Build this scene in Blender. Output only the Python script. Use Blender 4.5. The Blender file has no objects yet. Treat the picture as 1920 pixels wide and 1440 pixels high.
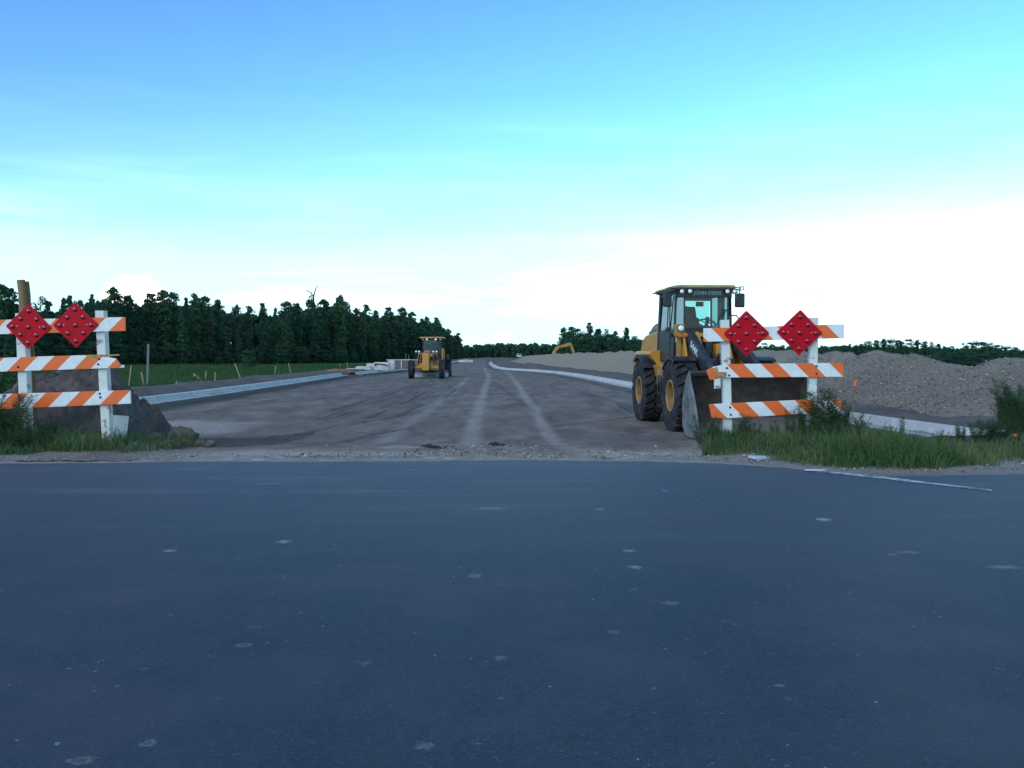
import bpy, bmesh, math, random
import numpy as np
from mathutils import Vector, Matrix, Euler

# ------------------------------------------------------------------ camera, sky, sun, exposure
S = bpy.context.scene
COL = S.collection
R = math.radians
F = 1660.0                                  # focal length in pixels of a 1920 px wide picture
PITCH = math.atan(52 / F)
CAMZ = 1.25
cam = bpy.data.objects.new('camera', bpy.data.cameras.new('camera'))
COL.objects.link(cam)
cam.location = (0, 0, CAMZ)
cam.rotation_euler = (R(90) - PITCH, 0, 0)
cam.data.sensor_width = 36
cam.data.lens = 36 * F / 1920
cam.data.clip_start = 0.05
cam.data.clip_end = 6000
S.camera = cam
S.view_settings.view_transform = 'Standard'
S.view_settings.look = 'None'
S.view_settings.exposure = 0.55
S.view_settings.gamma = 1
S.view_settings.use_curve_mapping = False
S.cycles.max_bounces = 6
S.cycles.transparent_max_bounces = 12

SUN_EL, SUN_ROT = 24, 215
world = bpy.data.worlds.new("World")
S.world = world
world.use_nodes = True
N, L = world.node_tree.nodes, world.node_tree.links


def nd(t, nt=None, **kw):
    n = (nt or N).new(t)
    for k, v in kw.items():
        if k.startswith('i_'):
            n.inputs[k[2:]].default_value = v
        else:
            setattr(n, k, v)
    return n


def mathn(nt, lk, op, a, b=None, clamp=False):
    n = nt.new('ShaderNodeMath'); n.operation = op; n.use_clamp = clamp
    for i, x in enumerate((a, b)):
        if x is None: continue
        if isinstance(x, (int, float)): n.inputs[i].default_value = x
        else: lk.new(x, n.inputs[i])
    return n.outputs[0]


def ramp(nt, lk, fac, stops):
    n = nt.new('ShaderNodeValToRGB')
    e = n.color_ramp.elements
    while len(e) > 1: e.remove(e[-1])
    e[0].position = stops[0][0]
    def c(v): return (v, v, v, 1) if isinstance(v, (int, float)) else (*v, 1)
    e[0].color = c(stops[0][1])
    for p, v in stops[1:]:
        q = e.new(p); q.color = c(v)
    lk.new(fac, n.inputs[0])
    return n.outputs[0]


def mixc(nt, lk, fac, a, b, mode='MIX'):
    n = nt.new('ShaderNodeMix'); n.data_type = 'RGBA'; n.blend_type = mode; n.clamp_factor = True
    for i, x in ((0, fac), (6, a), (7, b)):
        if isinstance(x, (int, float)): n.inputs[i].default_value = x if i == 0 else (x, x, x, 1)
        elif isinstance(x, tuple): n.inputs[i].default_value = (*x, 1)
        else: lk.new(x, n.inputs[i])
    return n.outputs[2]


sky = nd('ShaderNodeTexSky', sky_type='NISHITA', sun_disc=False, sun_elevation=R(SUN_EL), sun_rotation=R(SUN_ROT),
         air_density=1.0, dust_density=0.6, ozone_density=4.0)
tc = nd('ShaderNodeTexCoord')
sep = nd('ShaderNodeSeparateXYZ'); L.new(tc.outputs['Generated'], sep.inputs[0])
zc = mathn(N, L, 'MAXIMUM', sep.outputs[2], 0.0)
zz = mathn(N, L, 'ADD', zc, 0.12)
cx = mathn(N, L, 'DIVIDE', sep.outputs[0], zz)
cy = mathn(N, L, 'DIVIDE', sep.outputs[1], zz)
comb = nd('ShaderNodeCombineXYZ'); L.new(cx, comb.inputs[0]); L.new(cy, comb.inputs[1])
mp = nd('ShaderNodeMapping'); L.new(comb.outputs[0], mp.inputs[0])
mp.inputs['Scale'].default_value = (0.38, 1.5, 1); mp.inputs['Rotation'].default_value = (0, 0, R(-14)); mp.inputs['Location'].default_value = (3.1, 1.7, 0)
cn = nd('ShaderNodeTexNoise', i_Scale=0.75, i_Detail=7.0, i_Roughness=0.55); L.new(mp.outputs[0], cn.inputs['Vector'])
mp2 = nd('ShaderNodeMapping'); L.new(tc.outputs['Generated'], mp2.inputs[0]); mp2.inputs['Scale'].default_value = (1, 1, 9)
mp2.inputs['Location'].default_value = (0.6, 0.3, 0.2)
cn2 = nd('ShaderNodeTexNoise', i_Scale=3.2, i_Detail=6.0, i_Roughness=0.6, i_Distortion=0.4); L.new(mp2.outputs[0], cn2.inputs['Vector'])
# a milky veil that thickens towards the horizon, with wisps along its upper edge
hz = mathn(N, L, 'ADD', zc, mathn(N, L, 'MULTIPLY', mathn(N, L, 'SUBTRACT', cn2.outputs[0], 0.5), 0.13))
hz = mathn(N, L, 'SUBTRACT', hz, mathn(N, L, 'MULTIPLY', mathn(N, L, 'SUBTRACT', cn.outputs[0], 0.5), 0.10))
hz = mathn(N, L, 'SUBTRACT', hz, mathn(N, L, 'MULTIPLY', sep.outputs[0], 0.015))
veil = ramp(N, L, hz, [(0.0, 0.97), (0.075, 0.90), (0.115, 0.80), (0.150, 0.42), (0.20, 0.12), (0.30, 0.03), (0.45, 0.0)])
wisp = mathn(N, L, 'MULTIPLY', ramp(N, L, cn.outputs[0], [(0.50, 0.0), (0.66, 0.30)]),
             ramp(N, L, zc, [(0.10, 1.0), (0.36, 0.35)]))
fac = mathn(N, L, 'MAXIMUM', veil, wisp)
side = ramp(N, L, mathn(N, L, 'ADD', mathn(N, L, 'MULTIPLY', sep.outputs[0], .9), .5), [(0.0, (0.64, 1.00, 1.34)), (.5, (0.74, 1.22, 1.38)), (1.0, (0.86, 1.42, 1.44))])
side = mixc(N, L, 1.0, side, ramp(N, L, zc, [(0.10, (1.30, 1.26, 1.0)), (0.19, (1.22, 1.20, 1.0)), (0.28, (1.06, 1.09, 1.0)), (0.37, (0.97, 0.98, 1.0))]), 'MULTIPLY')
tint = mixc(N, L, 1.0, sky.outputs[0], side, 'MULTIPLY')
patch = mathn(N, L, 'MULTIPLY', ramp(N, L, mathn(N, L, 'ADD', cn2.outputs[0], mathn(N, L, 'MULTIPLY', sep.outputs[0], .35)), [(0.47, 0.0), (0.66, 1.0)]),
              ramp(N, L, zc, [(0.02, 0.25), (0.05, 1.0), (0.13, 1.0), (0.19, 0.0)]))
veilc = mixc(N, L, patch, (4.7, 7.7, 8.5), (7.2, 8.3, 8.6))
skyc = mixc(N, L, fac, tint, veilc)
# one bright cumulus head low over the wood on the left
def cumulus(prev, ax, az, rx, rz, col):
    dx = mathn(N, L, 'DIVIDE', mathn(N, L, 'SUBTRACT', mathn(N, L, 'DIVIDE', sep.outputs[0], mathn(N, L, 'MAXIMUM', sep.outputs[1], 0.05)), ax), rx)
    dz = mathn(N, L, 'DIVIDE', mathn(N, L, 'SUBTRACT', mathn(N, L, 'DIVIDE', sep.outputs[2], mathn(N, L, 'MAXIMUM', sep.outputs[1], 0.05)), az), rz)
    d = mathn(N, L, 'SQRT', mathn(N, L, 'ADD', mathn(N, L, 'MULTIPLY', dx, dx), mathn(N, L, 'MULTIPLY', dz, dz)))
    nn = nd('ShaderNodeTexNoise', i_Scale=26.0, i_Detail=5.0, i_Roughness=0.55); L.new(tc.outputs['Generated'], nn.inputs['Vector'])
    d = mathn(N, L, 'ADD', d, mathn(N, L, 'MULTIPLY', mathn(N, L, 'SUBTRACT', nn.outputs[0], 0.5), 1.6))
    m = ramp(N, L, d, [(0.75, 1.0), (1.0, 0.0)])
    front = mathn(N, L, 'GREATER_THAN', sep.outputs[1], 0.1)
    return mixc(N, L, mathn(N, L, 'MULTIPLY', m, front), prev, col)
skyc = cumulus(skyc, -0.425, 0.065, 0.045, 0.030, (11.5, 10.8, 10.2))
skyc = cumulus(skyc, -0.010, 0.021, 0.010, 0.006, (11.0, 10.8, 10.6))
bg = N['Background']
L.new(skyc, bg.inputs[0])
bg.inputs[1].default_value = 0.13

sl = bpy.data.lights.new('sun', 'SUN')
sl.energy = 1.0; sl.angle = R(50); sl.color = (1.0, 0.93, 0.84)
sun = bpy.data.objects.new('sun', sl); COL.objects.link(sun)
_a = R(SUN_ROT)
_sd = Vector((math.sin(_a) * math.cos(R(40)), math.cos(_a) * math.cos(R(40)), math.sin(R(40))))
sun.rotation_euler = _sd.to_track_quat('Z', 'Y').to_euler()

rng = np.random.default_rng(7)
random.seed(7)


# ------------------------------------------------------------------ helpers
def at(px, py, d):
    """world point seen at pixel (px, py) of the 1920x1440 picture at ground distance d"""
    u, v = (px - 960) / F, (py - 720) / F
    c, s = math.cos(PITCH), math.sin(PITCH)
    dx, dy, dz = u, c - v * s, -s - v * c
    k = d / dy
    return Vector((dx * k, d, CAMZ + dz * k))


def on_ground(px, py, z=0.0):
    u, v = (px - 960) / F, (py - 720) / F
    c, s = math.cos(PITCH), math.sin(PITCH)
    dx, dy, dz = u, c - v * s, -s - v * c
    k = (z - CAMZ) / dz
    return Vector((dx * k, dy * k, z))


def tag(o, label=None, cat=None, group=None, kind=None):
    if label: o['label'] = label
    if cat: o['category'] = cat
    if group: o['group'] = group
    if kind: o['kind'] = kind
    return o


def thing(name, label, cat, loc=(0, 0, 0), rz=0.0, group=None):
    o = bpy.data.objects.new(name, None)
    COL.objects.link(o)
    o.empty_display_size = 0.2
    o.location = loc; o.rotation_euler = (0, 0, rz)
    return tag(o, label, cat, group)


def link_mesh(name, me, mats, parent=None):
    o = bpy.data.objects.new(name, me)
    COL.objects.link(o)
    for m in (mats if isinstance(mats, (list, tuple)) else [mats]):
        me.materials.append(m)
    if parent: o.parent = parent
    return o


def np_mesh(name, verts, faces, smooth=False):
    """faces: int array (n,3) or (n,4)"""
    me = bpy.data.meshes.new(name)
    verts = np.asarray(verts, dtype=np.float32); faces = np.asarray(faces, dtype=np.int32)
    k = faces.shape[1]
    me.vertices.add(len(verts)); me.vertices.foreach_set('co', verts.ravel())
    me.loops.add(faces.size); me.loops.foreach_set('vertex_index', faces.ravel())
    me.polygons.add(len(faces)); me.polygons.foreach_set('loop_start', np.arange(0, faces.size, k, dtype=np.int32))
    me.update(calc_edges=True); me.validate()
    me.polygons.foreach_set('use_smooth', np.full(len(me.polygons), smooth))
    return me


def attr(me, name, vals):
    a = me.attributes.new(name, 'FLOAT', 'POINT')
    a.data.foreach_set('value', np.asarray(vals, dtype=np.float32))


class MB:
    def __init__(s):
        s.v, s.f, s.m, s.mi, s.M = [], [], [], 0, Matrix()

    def add(s, vs, fs):
        b = len(s.v)
        s.v += [tuple(s.M @ Vector(p)) for p in vs]
        s.f += [tuple(b + i for i in f) for f in fs]
        s.m += [s.mi] * len(fs)
        return s

    def box(s, c, d, rot=None, top=None):
        x, y, z = (k / 2 for k in d)
        tx, ty = (top or (1, 1))
        vs = [Vector(p) for p in ((-x, -y, -z), (x, -y, -z), (x, y, -z), (-x, y, -z), (-x * tx, -y * ty, z), (x * tx, -y * ty, z), (x * tx, y * ty, z), (-x * tx, y * ty, z))]
        if rot: 
            e = Euler(rot).to_matrix(); vs = [e @ p for p in vs]
        c = Vector(c)
        return s.add([p + c for p in vs], [(0, 3, 2, 1), (4, 5, 6, 7), (0, 1, 5, 4), (1, 2, 6, 5), (2, 3, 7, 6), (3, 0, 4, 7)])

    def prism(s, pts, lo, hi, axis='x'):
        """polygon pts extruded along an axis: 'x': pts=(y,z); 'y': pts=(x,z); 'z': pts=(x,y)"""
        n = len(pts)
        def P(p, h): return {'x': (h, p[0], p[1]), 'y': (p[0], h, p[1]), 'z': (p[0], p[1], h)}[axis]
        vs = [P(p, lo) for p in pts] + [P(p, hi) for p in pts]
        fs = [(i, (i + 1) % n, n + (i + 1) % n, n + i) for i in range(n)]
        return s.add(vs, fs + [tuple(range(n))[::-1], tuple(range(n, 2 * n))])

    def cyl(s, p0, p1, r0, r1=None, n=14, caps=True):
        return s.tube([p0, p1], [r0, r0 if r1 is None else r1], n, caps)

    def tube(s, pts, r, n=8, caps=True):
        pts = [Vector(p) for p in pts]
        rs = r if isinstance(r, (list, tuple)) else [r] * len(pts)
        vs, fs = [], []
        t = (pts[1] - pts[0]).normalized()
        u = t.orthogonal().normalized()
        for i, p in enumerate(pts):
            if i == 0: t = pts[1] - p
            elif i == len(pts) - 1: t = p - pts[i - 1]
            else: t = (pts[i + 1] - p).normalized() + (p - pts[i - 1]).normalized()
            t.normalize()
            u = (u - t * u.dot(t)).normalized(); w = t.cross(u)
            vs += [p + (u * math.cos(2 * math.pi * k / n) + w * math.sin(2 * math.pi * k / n)) * rs[i] for k in range(n)]
        for i in range(len(pts) - 1):
            for k in range(n):
                a, b = i * n + k, i * n + (k + 1) % n
                fs.append((a, b, b + n, a + n))
        if caps:
            fs.append(tuple(range(n))[::-1]); fs.append(tuple(range((len(pts) - 1) * n, len(pts) * n)))
        return s.add(vs, fs)

    def lathe(s, prof, c=(0, 0, 0), n=40, axis='x', a0=0, a1=2 * math.pi):
        """prof: (radius, height along axis)"""
        full = abs(a1 - a0 - 2 * math.pi) < 1e-6
        m = n if full else n + 1
        vs, fs = [], []
        for k in range(m):
            a = a0 + (a1 - a0) * k / n
            ca, sa = math.cos(a), math.sin(a)
            for r, h in prof:
                p = {'x': (h, r * ca, r * sa), 'y': (r * ca, h, r * sa), 'z': (r * ca, r * sa, h)}[axis]
                vs.append((p[0] + c[0], p[1] + c[1], p[2] + c[2]))
        q = len(prof)
        for k in range(n):
            for j in range(q - 1):
                a = k * q + j; b = ((k + 1) % m) * q + j
                fs.append((a, b, b + 1, a + 1))
        return s.add(vs, fs)

    def sheet(s, grid):
        """grid: rows of points"""
        h, w = len(grid), len(grid[0])
        return s.add([p for r in grid for p in r], [(i * w + j, i * w + j + 1, (i + 1) * w + j + 1, (i + 1) * w + j) for i in range(h - 1) for j in range(w - 1)])

    def rock(s, c, r, seed=0, sub=1, squash=(1, 1, .7), rough=.25):
        bm = bmesh.new(); bmesh.ops.create_icosphere(bm, subdivisions=sub, radius=1)
        rr = random.Random(seed)
        c = Vector(c)
        e = Euler((rr.random() * 6, rr.random() * 6, rr.random() * 6)).to_matrix()
        vs = []
        for v in bm.verts:
            p = e @ (v.co * (1 + rr.uniform(-rough, rough)))
            vs.append(Vector((p.x * squash[0], p.y * squash[1], p.z * squash[2])) * r + c)
        fs = [tuple(v.index for v in f.verts) for f in bm.faces]
        bm.free()
        return s.add(vs, fs)

    def mesh(s, name, smooth=35):
        me = bpy.data.meshes.new(name)
        me.from_pydata(s.v, [], s.f)
        me.polygons.foreach_set('material_index', s.m)
        me.update()
        bm = bmesh.new(); bm.from_mesh(me); bmesh.ops.recalc_face_normals(bm, faces=bm.faces); bm.to_mesh(me); bm.free()
        if smooth:
            me.polygons.foreach_set('use_smooth', [True] * len(me.polygons))
            me.set_sharp_from_angle(angle=R(smooth))
        return me

    def build(s, name, mats, parent=None, bev=0, smooth=35, label=None):
        o = link_mesh(name, s.mesh(name, smooth), mats, parent)
        if bev:
            b = o.modifiers.new('bevel', 'BEVEL'); b.width = bev; b.segments = 2; b.limit_method = 'ANGLE'; b.angle_limit = R(40)
        if label: o['label'] = label
        return o


def copy_tree(o, parent=None):
    c = o.copy(); COL.objects.link(c)
    if parent: c.parent = parent
    for ch in [x for x in S.objects if x.parent == o]:
        copy_tree(ch, c)
    return c


def copy2(root, children):
    """a copy of a thing and its parts, children listed so no search is needed"""
    r = root.copy(); COL.objects.link(r)
    for ch in children:
        c = ch.copy(); COL.objects.link(c); c.parent = r
    return r


def lettering(text, size, extrude, mat, parent, loc, rot, bold=0.0, name='lettering', sx=1.0, align='CENTER'):
    cu = bpy.data.curves.new('lettering', 'FONT'); cu.body = text; cu.size = size; cu.extrude = extrude
    cu.align_x = align; cu.align_y = 'CENTER'; cu.offset = bold
    t = bpy.data.objects.new('lettering_source', cu); COL.objects.link(t)
    bpy.context.view_layer.update()
    me = bpy.data.meshes.new_from_object(t.evaluated_get(bpy.context.evaluated_depsgraph_get()))
    bpy.data.objects.remove(t)
    me.transform(Matrix.Diagonal((sx, 1, 1, 1)))
    o = link_mesh(name, me, mat, parent)
    o.location = loc; o.rotation_euler = rot
    return o


def _hash(ix, iy, seed):
    h = (ix.astype(np.int64) * 374761393 + iy.astype(np.int64) * 668265263 + seed * 1442695041) & 0xffffffff
    h = ((h ^ (h >> 13)) * 1274126177) & 0xffffffff
    return ((h ^ (h >> 16)) & 0xffff) / 65535.0


def vnoise(x, y, seed=0):
    x, y = np.asarray(x, float), np.asarray(y, float)
    ix, iy = np.floor(x), np.floor(y)
    fx, fy = x - ix, y - iy
    fx, fy = fx * fx * (3 - 2 * fx), fy * fy * (3 - 2 * fy)
    a, b = _hash(ix, iy, seed), _hash(ix + 1, iy, seed)
    c, d = _hash(ix, iy + 1, seed), _hash(ix + 1, iy + 1, seed)
    return (a * (1 - fx) + b * fx) * (1 - fy) + (c * (1 - fx) + d * fx) * fy


def fbm(x, y, seed=0, oct=4):
    s, a, t = 0, .5, 0
    for k in range(oct):
        s = s + a * vnoise(np.asarray(x) * 2 ** k + 17.3 * k, np.asarray(y) * 2 ** k - 9.1 * k, seed + k); t += a; a *= .5
    return s / t - .5


def sm(x, a, b):
    t = np.clip((np.asarray(x, float) - a) / (b - a), 0, 1)
    return t * t * (3 - 2 * t)


# ------------------------------------------------------------------ materials
def mat(name, col, rough=.7, metal=0.0, spec=.4, var=.0, vscale=3.0, vcol=None, bump=0.0, bscale=30.0, coat=0.0, detail=4.0, vlo=.45, vhi=.65):
    m = bpy.data.materials.new(name); m.use_nodes = True
    nt, lk = m.node_tree.nodes, m.node_tree.links
    b = nt['Principled BSDF']
    b.inputs['Base Color'].default_value = (*col, 1)
    b.inputs['Roughness'].default_value = rough
    b.inputs['Metallic'].default_value = metal
    b.inputs['Specular IOR Level'].default_value = spec
    b.inputs['Coat Weight'].default_value = coat
    t = nt.new('ShaderNodeTexCoord')
    if var or vcol:
        n = nt.new('ShaderNodeTexNoise'); n.inputs['Scale'].default_value = vscale; n.inputs['Detail'].default_value = detail
        n.inputs['Roughness'].default_value = .65
        lk.new(t.outputs['Object'], n.inputs['Vector'])
        c2 = vcol or tuple(k * (1 - var) for k in col)
        f = ramp(nt, lk, n.outputs[0], [(vlo, 0.0), (vhi, 1.0)])
        lk.new(mixc(nt, lk, f, tuple(col), tuple(c2)), b.inputs['Base Color'])
    if bump:
        n = nt.new('ShaderNodeTexNoise'); n.inputs['Scale'].default_value = bscale; n.inputs['Detail'].default_value = 5
        lk.new(t.outputs['Object'], n.inputs['Vector'])
        bp = nt.new('ShaderNodeBump'); bp.inputs['Strength'].default_value = bump; bp.inputs['Distance'].default_value = .02
        lk.new(n.outputs[0], bp.inputs['Height']); lk.new(bp.outputs[0], b.inputs['Normal'])
    return m


def nodes_of(m): return m.node_tree.nodes, m.node_tree.links, m.node_tree.nodes['Principled BSDF']


M = {}
M['yellow'] = mat('machine_yellow', (.52, .235, .030), .45, spec=.5, vcol=(.40, .19, .035), vscale=5, bump=.05)
M['yellow_dirty'] = mat('machine_yellow_dusty', (.45, .22, .045), .6, vcol=(.22, .14, .06), vscale=7, bump=.1)
M['black'] = mat('black_paint', (.014, .016, .020), .45, spec=.5, vcol=(.035, .034, .034), vscale=6)
M['navy'] = mat('dark_arm_paint', (.018, .024, .036), .5, spec=.5, vcol=(.045, .045, .045), vscale=4)
M['rubber'] = mat('tyre_rubber', (.018, .020, .024), .85, spec=.25, vcol=(.055, .050, .045), vscale=5, bump=.2, bscale=25)
M['seat'] = mat('seat_fabric', (.02, .022, .025), .9)
M['steel'] = mat('worn_bucket_steel', (.22, .22, .22), .55, metal=.35, vcol=(.10, .085, .075), vscale=4, bump=.25, bscale=12)
M['bucket_in'] = mat('rusty_bucket_steel', (.050, .036, .030), .85, vcol=(.085, .062, .048), vscale=6, bump=.3, bscale=15)
M['blade'] = mat('grader_blade_steel', (.35, .40, .45), .4, metal=.5, vcol=(.2, .2, .2), vscale=5)
M['chrome'] = mat('hydraulic_rod', (.6, .62, .65), .2, metal=.9)
M['beige'] = mat('cab_roof_cream', (.42, .30, .12), .55, vcol=(.30, .22, .12), vscale=4)
M['concrete'] = mat('kerb_concrete', (.46, .46, .45), .85, vcol=(.36, .35, .34), vscale=1.5, bump=.25, bscale=40)
M['precast'] = mat('precast_concrete', (.55, .54, .50), .85, vcol=(.42, .40, .37), vscale=1.2, bump=.1)
M['form'] = mat('weathered_form_boards', (.17, .13, .115), .9, vcol=(.11, .085, .075), vscale=5)
M['white_post'] = mat('flaking_white_paint', (.64, .64, .60), .6, vcol=(.24, .21, .18), vscale=6, detail=10, vlo=.57, vhi=.62, bump=.2)
M['wood_old'] = mat('weathered_wood', (.26, .16, .075), .85, vcol=(.16, .095, .05), vscale=6, bump=.3)
M['wood_raw'] = mat('raw_split_wood', (.45, .26, .10), .8, vcol=(.22, .12, .06), vscale=20)
M['lath'] = mat('survey_lath_wood', (.34, .28, .17), .8, vcol=(.24, .20, .12), vscale=8)
M['delineator'] = mat('grey_marker_post', (.14, .15, .17), .6)
M['ribbon'] = mat('orange_ribbon', (.95, .22, .06), .5)
M['red'] = mat('red_reflector', (.50, .003, .014), .42, spec=.12, vcol=(.40, .003, .013), vscale=5)
M['red_bulb'] = mat('red_reflector_lens', (.30, .002, .008), .12, spec=.6, coat=.8)
M['bolt'] = mat('galvanised_bolt', (.5, .5, .5), .35, metal=.8)
M['rust_bolt'] = mat('dark_bolt', (.03, .03, .03), .6)
M['lens'] = mat('lamp_lens', (.85, .88, .85), .15, spec=.8, coat=.6)
M['orange_lens'] = mat('turn_lens', (.6, .11, .02), .25)
M['white_letter'] = mat('white_lettering', (.75, .76, .74), .5)
M['grey_letter'] = mat('silver_lettering', (.20, .23, .26), .5)
M['white_car'] = mat('white_car_paint', (.75, .76, .76), .3, coat=.5)
M['clay'] = mat('red_clay', (.30, .13, .07), .95, vcol=(.20, .10, .06), vscale=2, bump=.4, bscale=6)
M['trunk'] = mat('bark', (.085, .075, .062), .95, vcol=(.13, .125, .11), vscale=2)
M['snag'] = mat('dead_bark', (.12, .10, .085), .95)
M['blue'] = mat('blue_grey_panel', (.035, .06, .16), .4)

# glass: a tinted pane, real transmission without the cost of refraction
g = bpy.data.materials.new('cab_glass'); g.use_nodes = True
nt, lk = g.node_tree.nodes, g.node_tree.links
nt.remove(nt['Principled BSDF'])
tr = nt.new('ShaderNodeBsdfTransparent'); tr.inputs[0].default_value = (.44, .72, .72, 1)
gl = nt.new('ShaderNodeBsdfGlossy'); gl.inputs['Roughness'].default_value = .03; gl.inputs[0].default_value = (.9, .95, 1, 1)
fr = nt.new('ShaderNodeFresnel'); fr.inputs[0].default_value = 1.5
mx = nt.new('ShaderNodeMixShader')
lk.new(fr.outputs[0], mx.inputs[0]); lk.new(tr.outputs[0], mx.inputs[1]); lk.new(gl.outputs[0], mx.inputs[2]); lk.new(mx.outputs[0], nt['Material Output'].inputs[0])
M['glass'] = g
g2 = g.copy(); g2.name = 'dark_cab_glass'
[n for n in g2.node_tree.nodes if n.type == 'BSDF_TRANSPARENT'][0].inputs[0].default_value = (.09, .16, .17, 1)
M['glass_dark'] = g2
g3 = g.copy(); g3.name = 'side_cab_glass'
[n for n in g3.node_tree.nodes if n.type == 'BSDF_TRANSPARENT'][0].inputs[0].default_value = (.34, .52, .52, 1)
M['glass_side'] = g3
for q in (g2, g3): [n for n in q.node_tree.nodes if n.type == 'BSDF_GLOSSY'][0].inputs[0].default_value = (.25, .28, .30, 1)


def foliage(name, a, b, c, scale=.6, rough=.75):
    m = bpy.data.materials.new(name); m.use_nodes = True
    nt, lk, bs = nodes_of(m)
    t = nt.new('ShaderNodeTexCoord'); g_ = nt.new('ShaderNodeNewGeometry'); oi = nt.new('ShaderNodeObjectInfo')
    n = nt.new('ShaderNodeTexNoise'); n.inputs['Scale'].default_value = scale; n.inputs['Detail'].default_value = 3
    lk.new(t.outputs['Object'], n.inputs['Vector'])
    f = mathn(nt, lk, 'ADD', mathn(nt, lk, 'MULTIPLY', g_.outputs['Random Per Island'], .45), mathn(nt, lk, 'MULTIPLY', oi.outputs['Random'], .35))
    f = mathn(nt, lk, 'ADD', f, mathn(nt, lk, 'SUBTRACT', mathn(nt, lk, 'MULTIPLY', n.outputs[0], 1.2), .5), True)
    col = ramp(nt, lk, f, [(0.0, a), (.5, b), (1.0, c)])
    lk.new(col, bs.inputs['Base Color'])
    bs.inputs['Roughness'].default_value = rough; bs.inputs['Specular IOR Level'].default_value = .2
    tl = nt.new('ShaderNodeBsdfTranslucent'); lk.new(col, tl.inputs[0])
    mx = nt.new('ShaderNodeMixShader'); mx.inputs[0].default_value = .22
    lk.new(bs.outputs[0], mx.inputs[1]); lk.new(tl.outputs[0], mx.inputs[2]); lk.new(mx.outputs[0], nt['Material Output'].inputs[0])
    return m


M['leaf'] = foliage('cypress_foliage', (.020, .068, .046), (.046, .120, .068), (.115, .185, .085))
M['leaf_dark'] = foliage('hardwood_foliage', (.016, .056, .040), (.034, .100, .058), (.085, .150, .070))
M['leaf_pale'] = foliage('pale_foliage', (.036, .075, .048), (.055, .095, .058), (.08, .115, .072))
M['bush'] = foliage('shrub_foliage', (.025, .055, .024), (.04, .085, .03), (.06, .11, .04), 2)
M['grass'] = foliage('roadside_grass', (.034, .078, .026), (.060, .125, .038), (.24, .22, .11), 1.2)
M['meadow'] = foliage('meadow_grass', (.028, .072, .022), (.042, .100, .030), (.085, .115, .045), .05)
M['weed'] = foliage('weed_foliage', (.026, .058, .026), (.042, .088, .034), (.06, .10, .045), 2)
M['weed_brown'] = foliage('dry_weed_foliage', (.10, .06, .02), (.16, .085, .03), (.20, .12, .05), 2)

# ------------------------------------------------------------------ terrain
KL = [(-10.5, 25.7), (-10.6, 31.5), (-11.15, 45), (-12.0, 65)]
KL2 = [(-11.7, 69.5), (-10.9, 92), (-11.3, 125), (-12.2, 176), (-15.0, 260), (-20.0, 416)]
KR = [(11.5, 13.85), (9.2, 13.9), (7.95, 14.1), (7.38, 14.55), (7.2, 15.5), (7.0, 17.35), (6.5, 24), (5.2, 38.8), (4.25, 60.3), (3.3, 72), (1.4, 83), (-0.97, 91.6), (-2.2, 105), (-3.6, 140), (-5.5, 208)]
_l = sorted(KL + KL2, key=lambda p: p[1]); _r = [p for p in KR if p[1] >= 15.5]
def xl(y): return np.interp(y, [12.0, 16.0, 22.0] + [p[1] for p in _l], [-6.6, -9.0, -10.4] + [p[0] for p in _l])
def xr(y): return np.interp(y, [12.7, 13.2, 14.0, 15.0] + [p[1] for p in _r] + [300, 416], [2.9, 4.6, 7.4, 7.3] + [p[0] for p in _r] + [-8.5, -13.5])


edge_px = [(-700, 872), (-200, 868), (0, 866), (150, 866), (320, 863), (700, 862), (1000, 860), (1200, 862), (1330, 865), (1400, 870), (1480, 876), (1530, 882), (1600, 889), (1650, 891), (1700, 889), (1800, 887), (1920, 885), (2200, 884), (2900, 884)]
edge = [on_ground(a, b)[:2] for a, b in edge_px]
EX = ex = np.array([p[0] for p in edge]); EY = eyv = np.array([p[1] for p in edge])


def height(x, y):
    x, y = np.asarray(x, float), np.asarray(y, float)
    road = -0.28 * sm(y, 10.9, 16.5)
    inside = sm(x, xl(y) - .9, xl(y) - .15) * sm(-x, -xr(y) - .9, -xr(y) - .15) * sm(y, 12.4, 14.2)
    gate = sm(x, -5.6, -4.6) * sm(-x, -2.9, -2.3)
    inside = np.maximum(inside, gate * sm(y, 10.7, 11.2))
    out = 0.03 + .05 * fbm(x * .9, y * .9, 3)
    side = xl(y) - x
    spoil = sm(side, .5, 1.5) * sm(-side, -4.4, -2.2) * (.13 + .30 * fbm(x * .8, y * .35, 11) + .12 * fbm(x * 3, y * 2, 12))
    drop = -.62 * sm(side, 3.2, 8) * sm(y, 16, 24)
    rs = x - xr(y)
    spoil2 = sm(rs, .6, 1.1) * (.05 + .22 * fbm(x * 1.1, y * .5, 21)) * sm(y, 14, 16)
    out = out + spoil * sm(y, 20, 26) + drop + spoil2
    z = out * (1 - inside) + road * inside
    # the earth meets the paved road's edge flush, with a ragged line
    t = y - np.interp(x, EX, EY) + .10 * fbm(x * 3.1, y * 3.1, 4)
    ragged = .006 + .05 * fbm(x * 6, y * 6, 8, 3)
    z = np.where(np.abs(x) < 60, ragged + (z - ragged) * sm(t, .1, .7), z)
    return np.where(t < -.22, -.06, z)


def grow(a, b, step, far, k=1.12):
    v = list(np.arange(a, b, step))
    s = step
    while v[-1] < far: s *= k; v.append(v[-1] + s)
    return v


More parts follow.
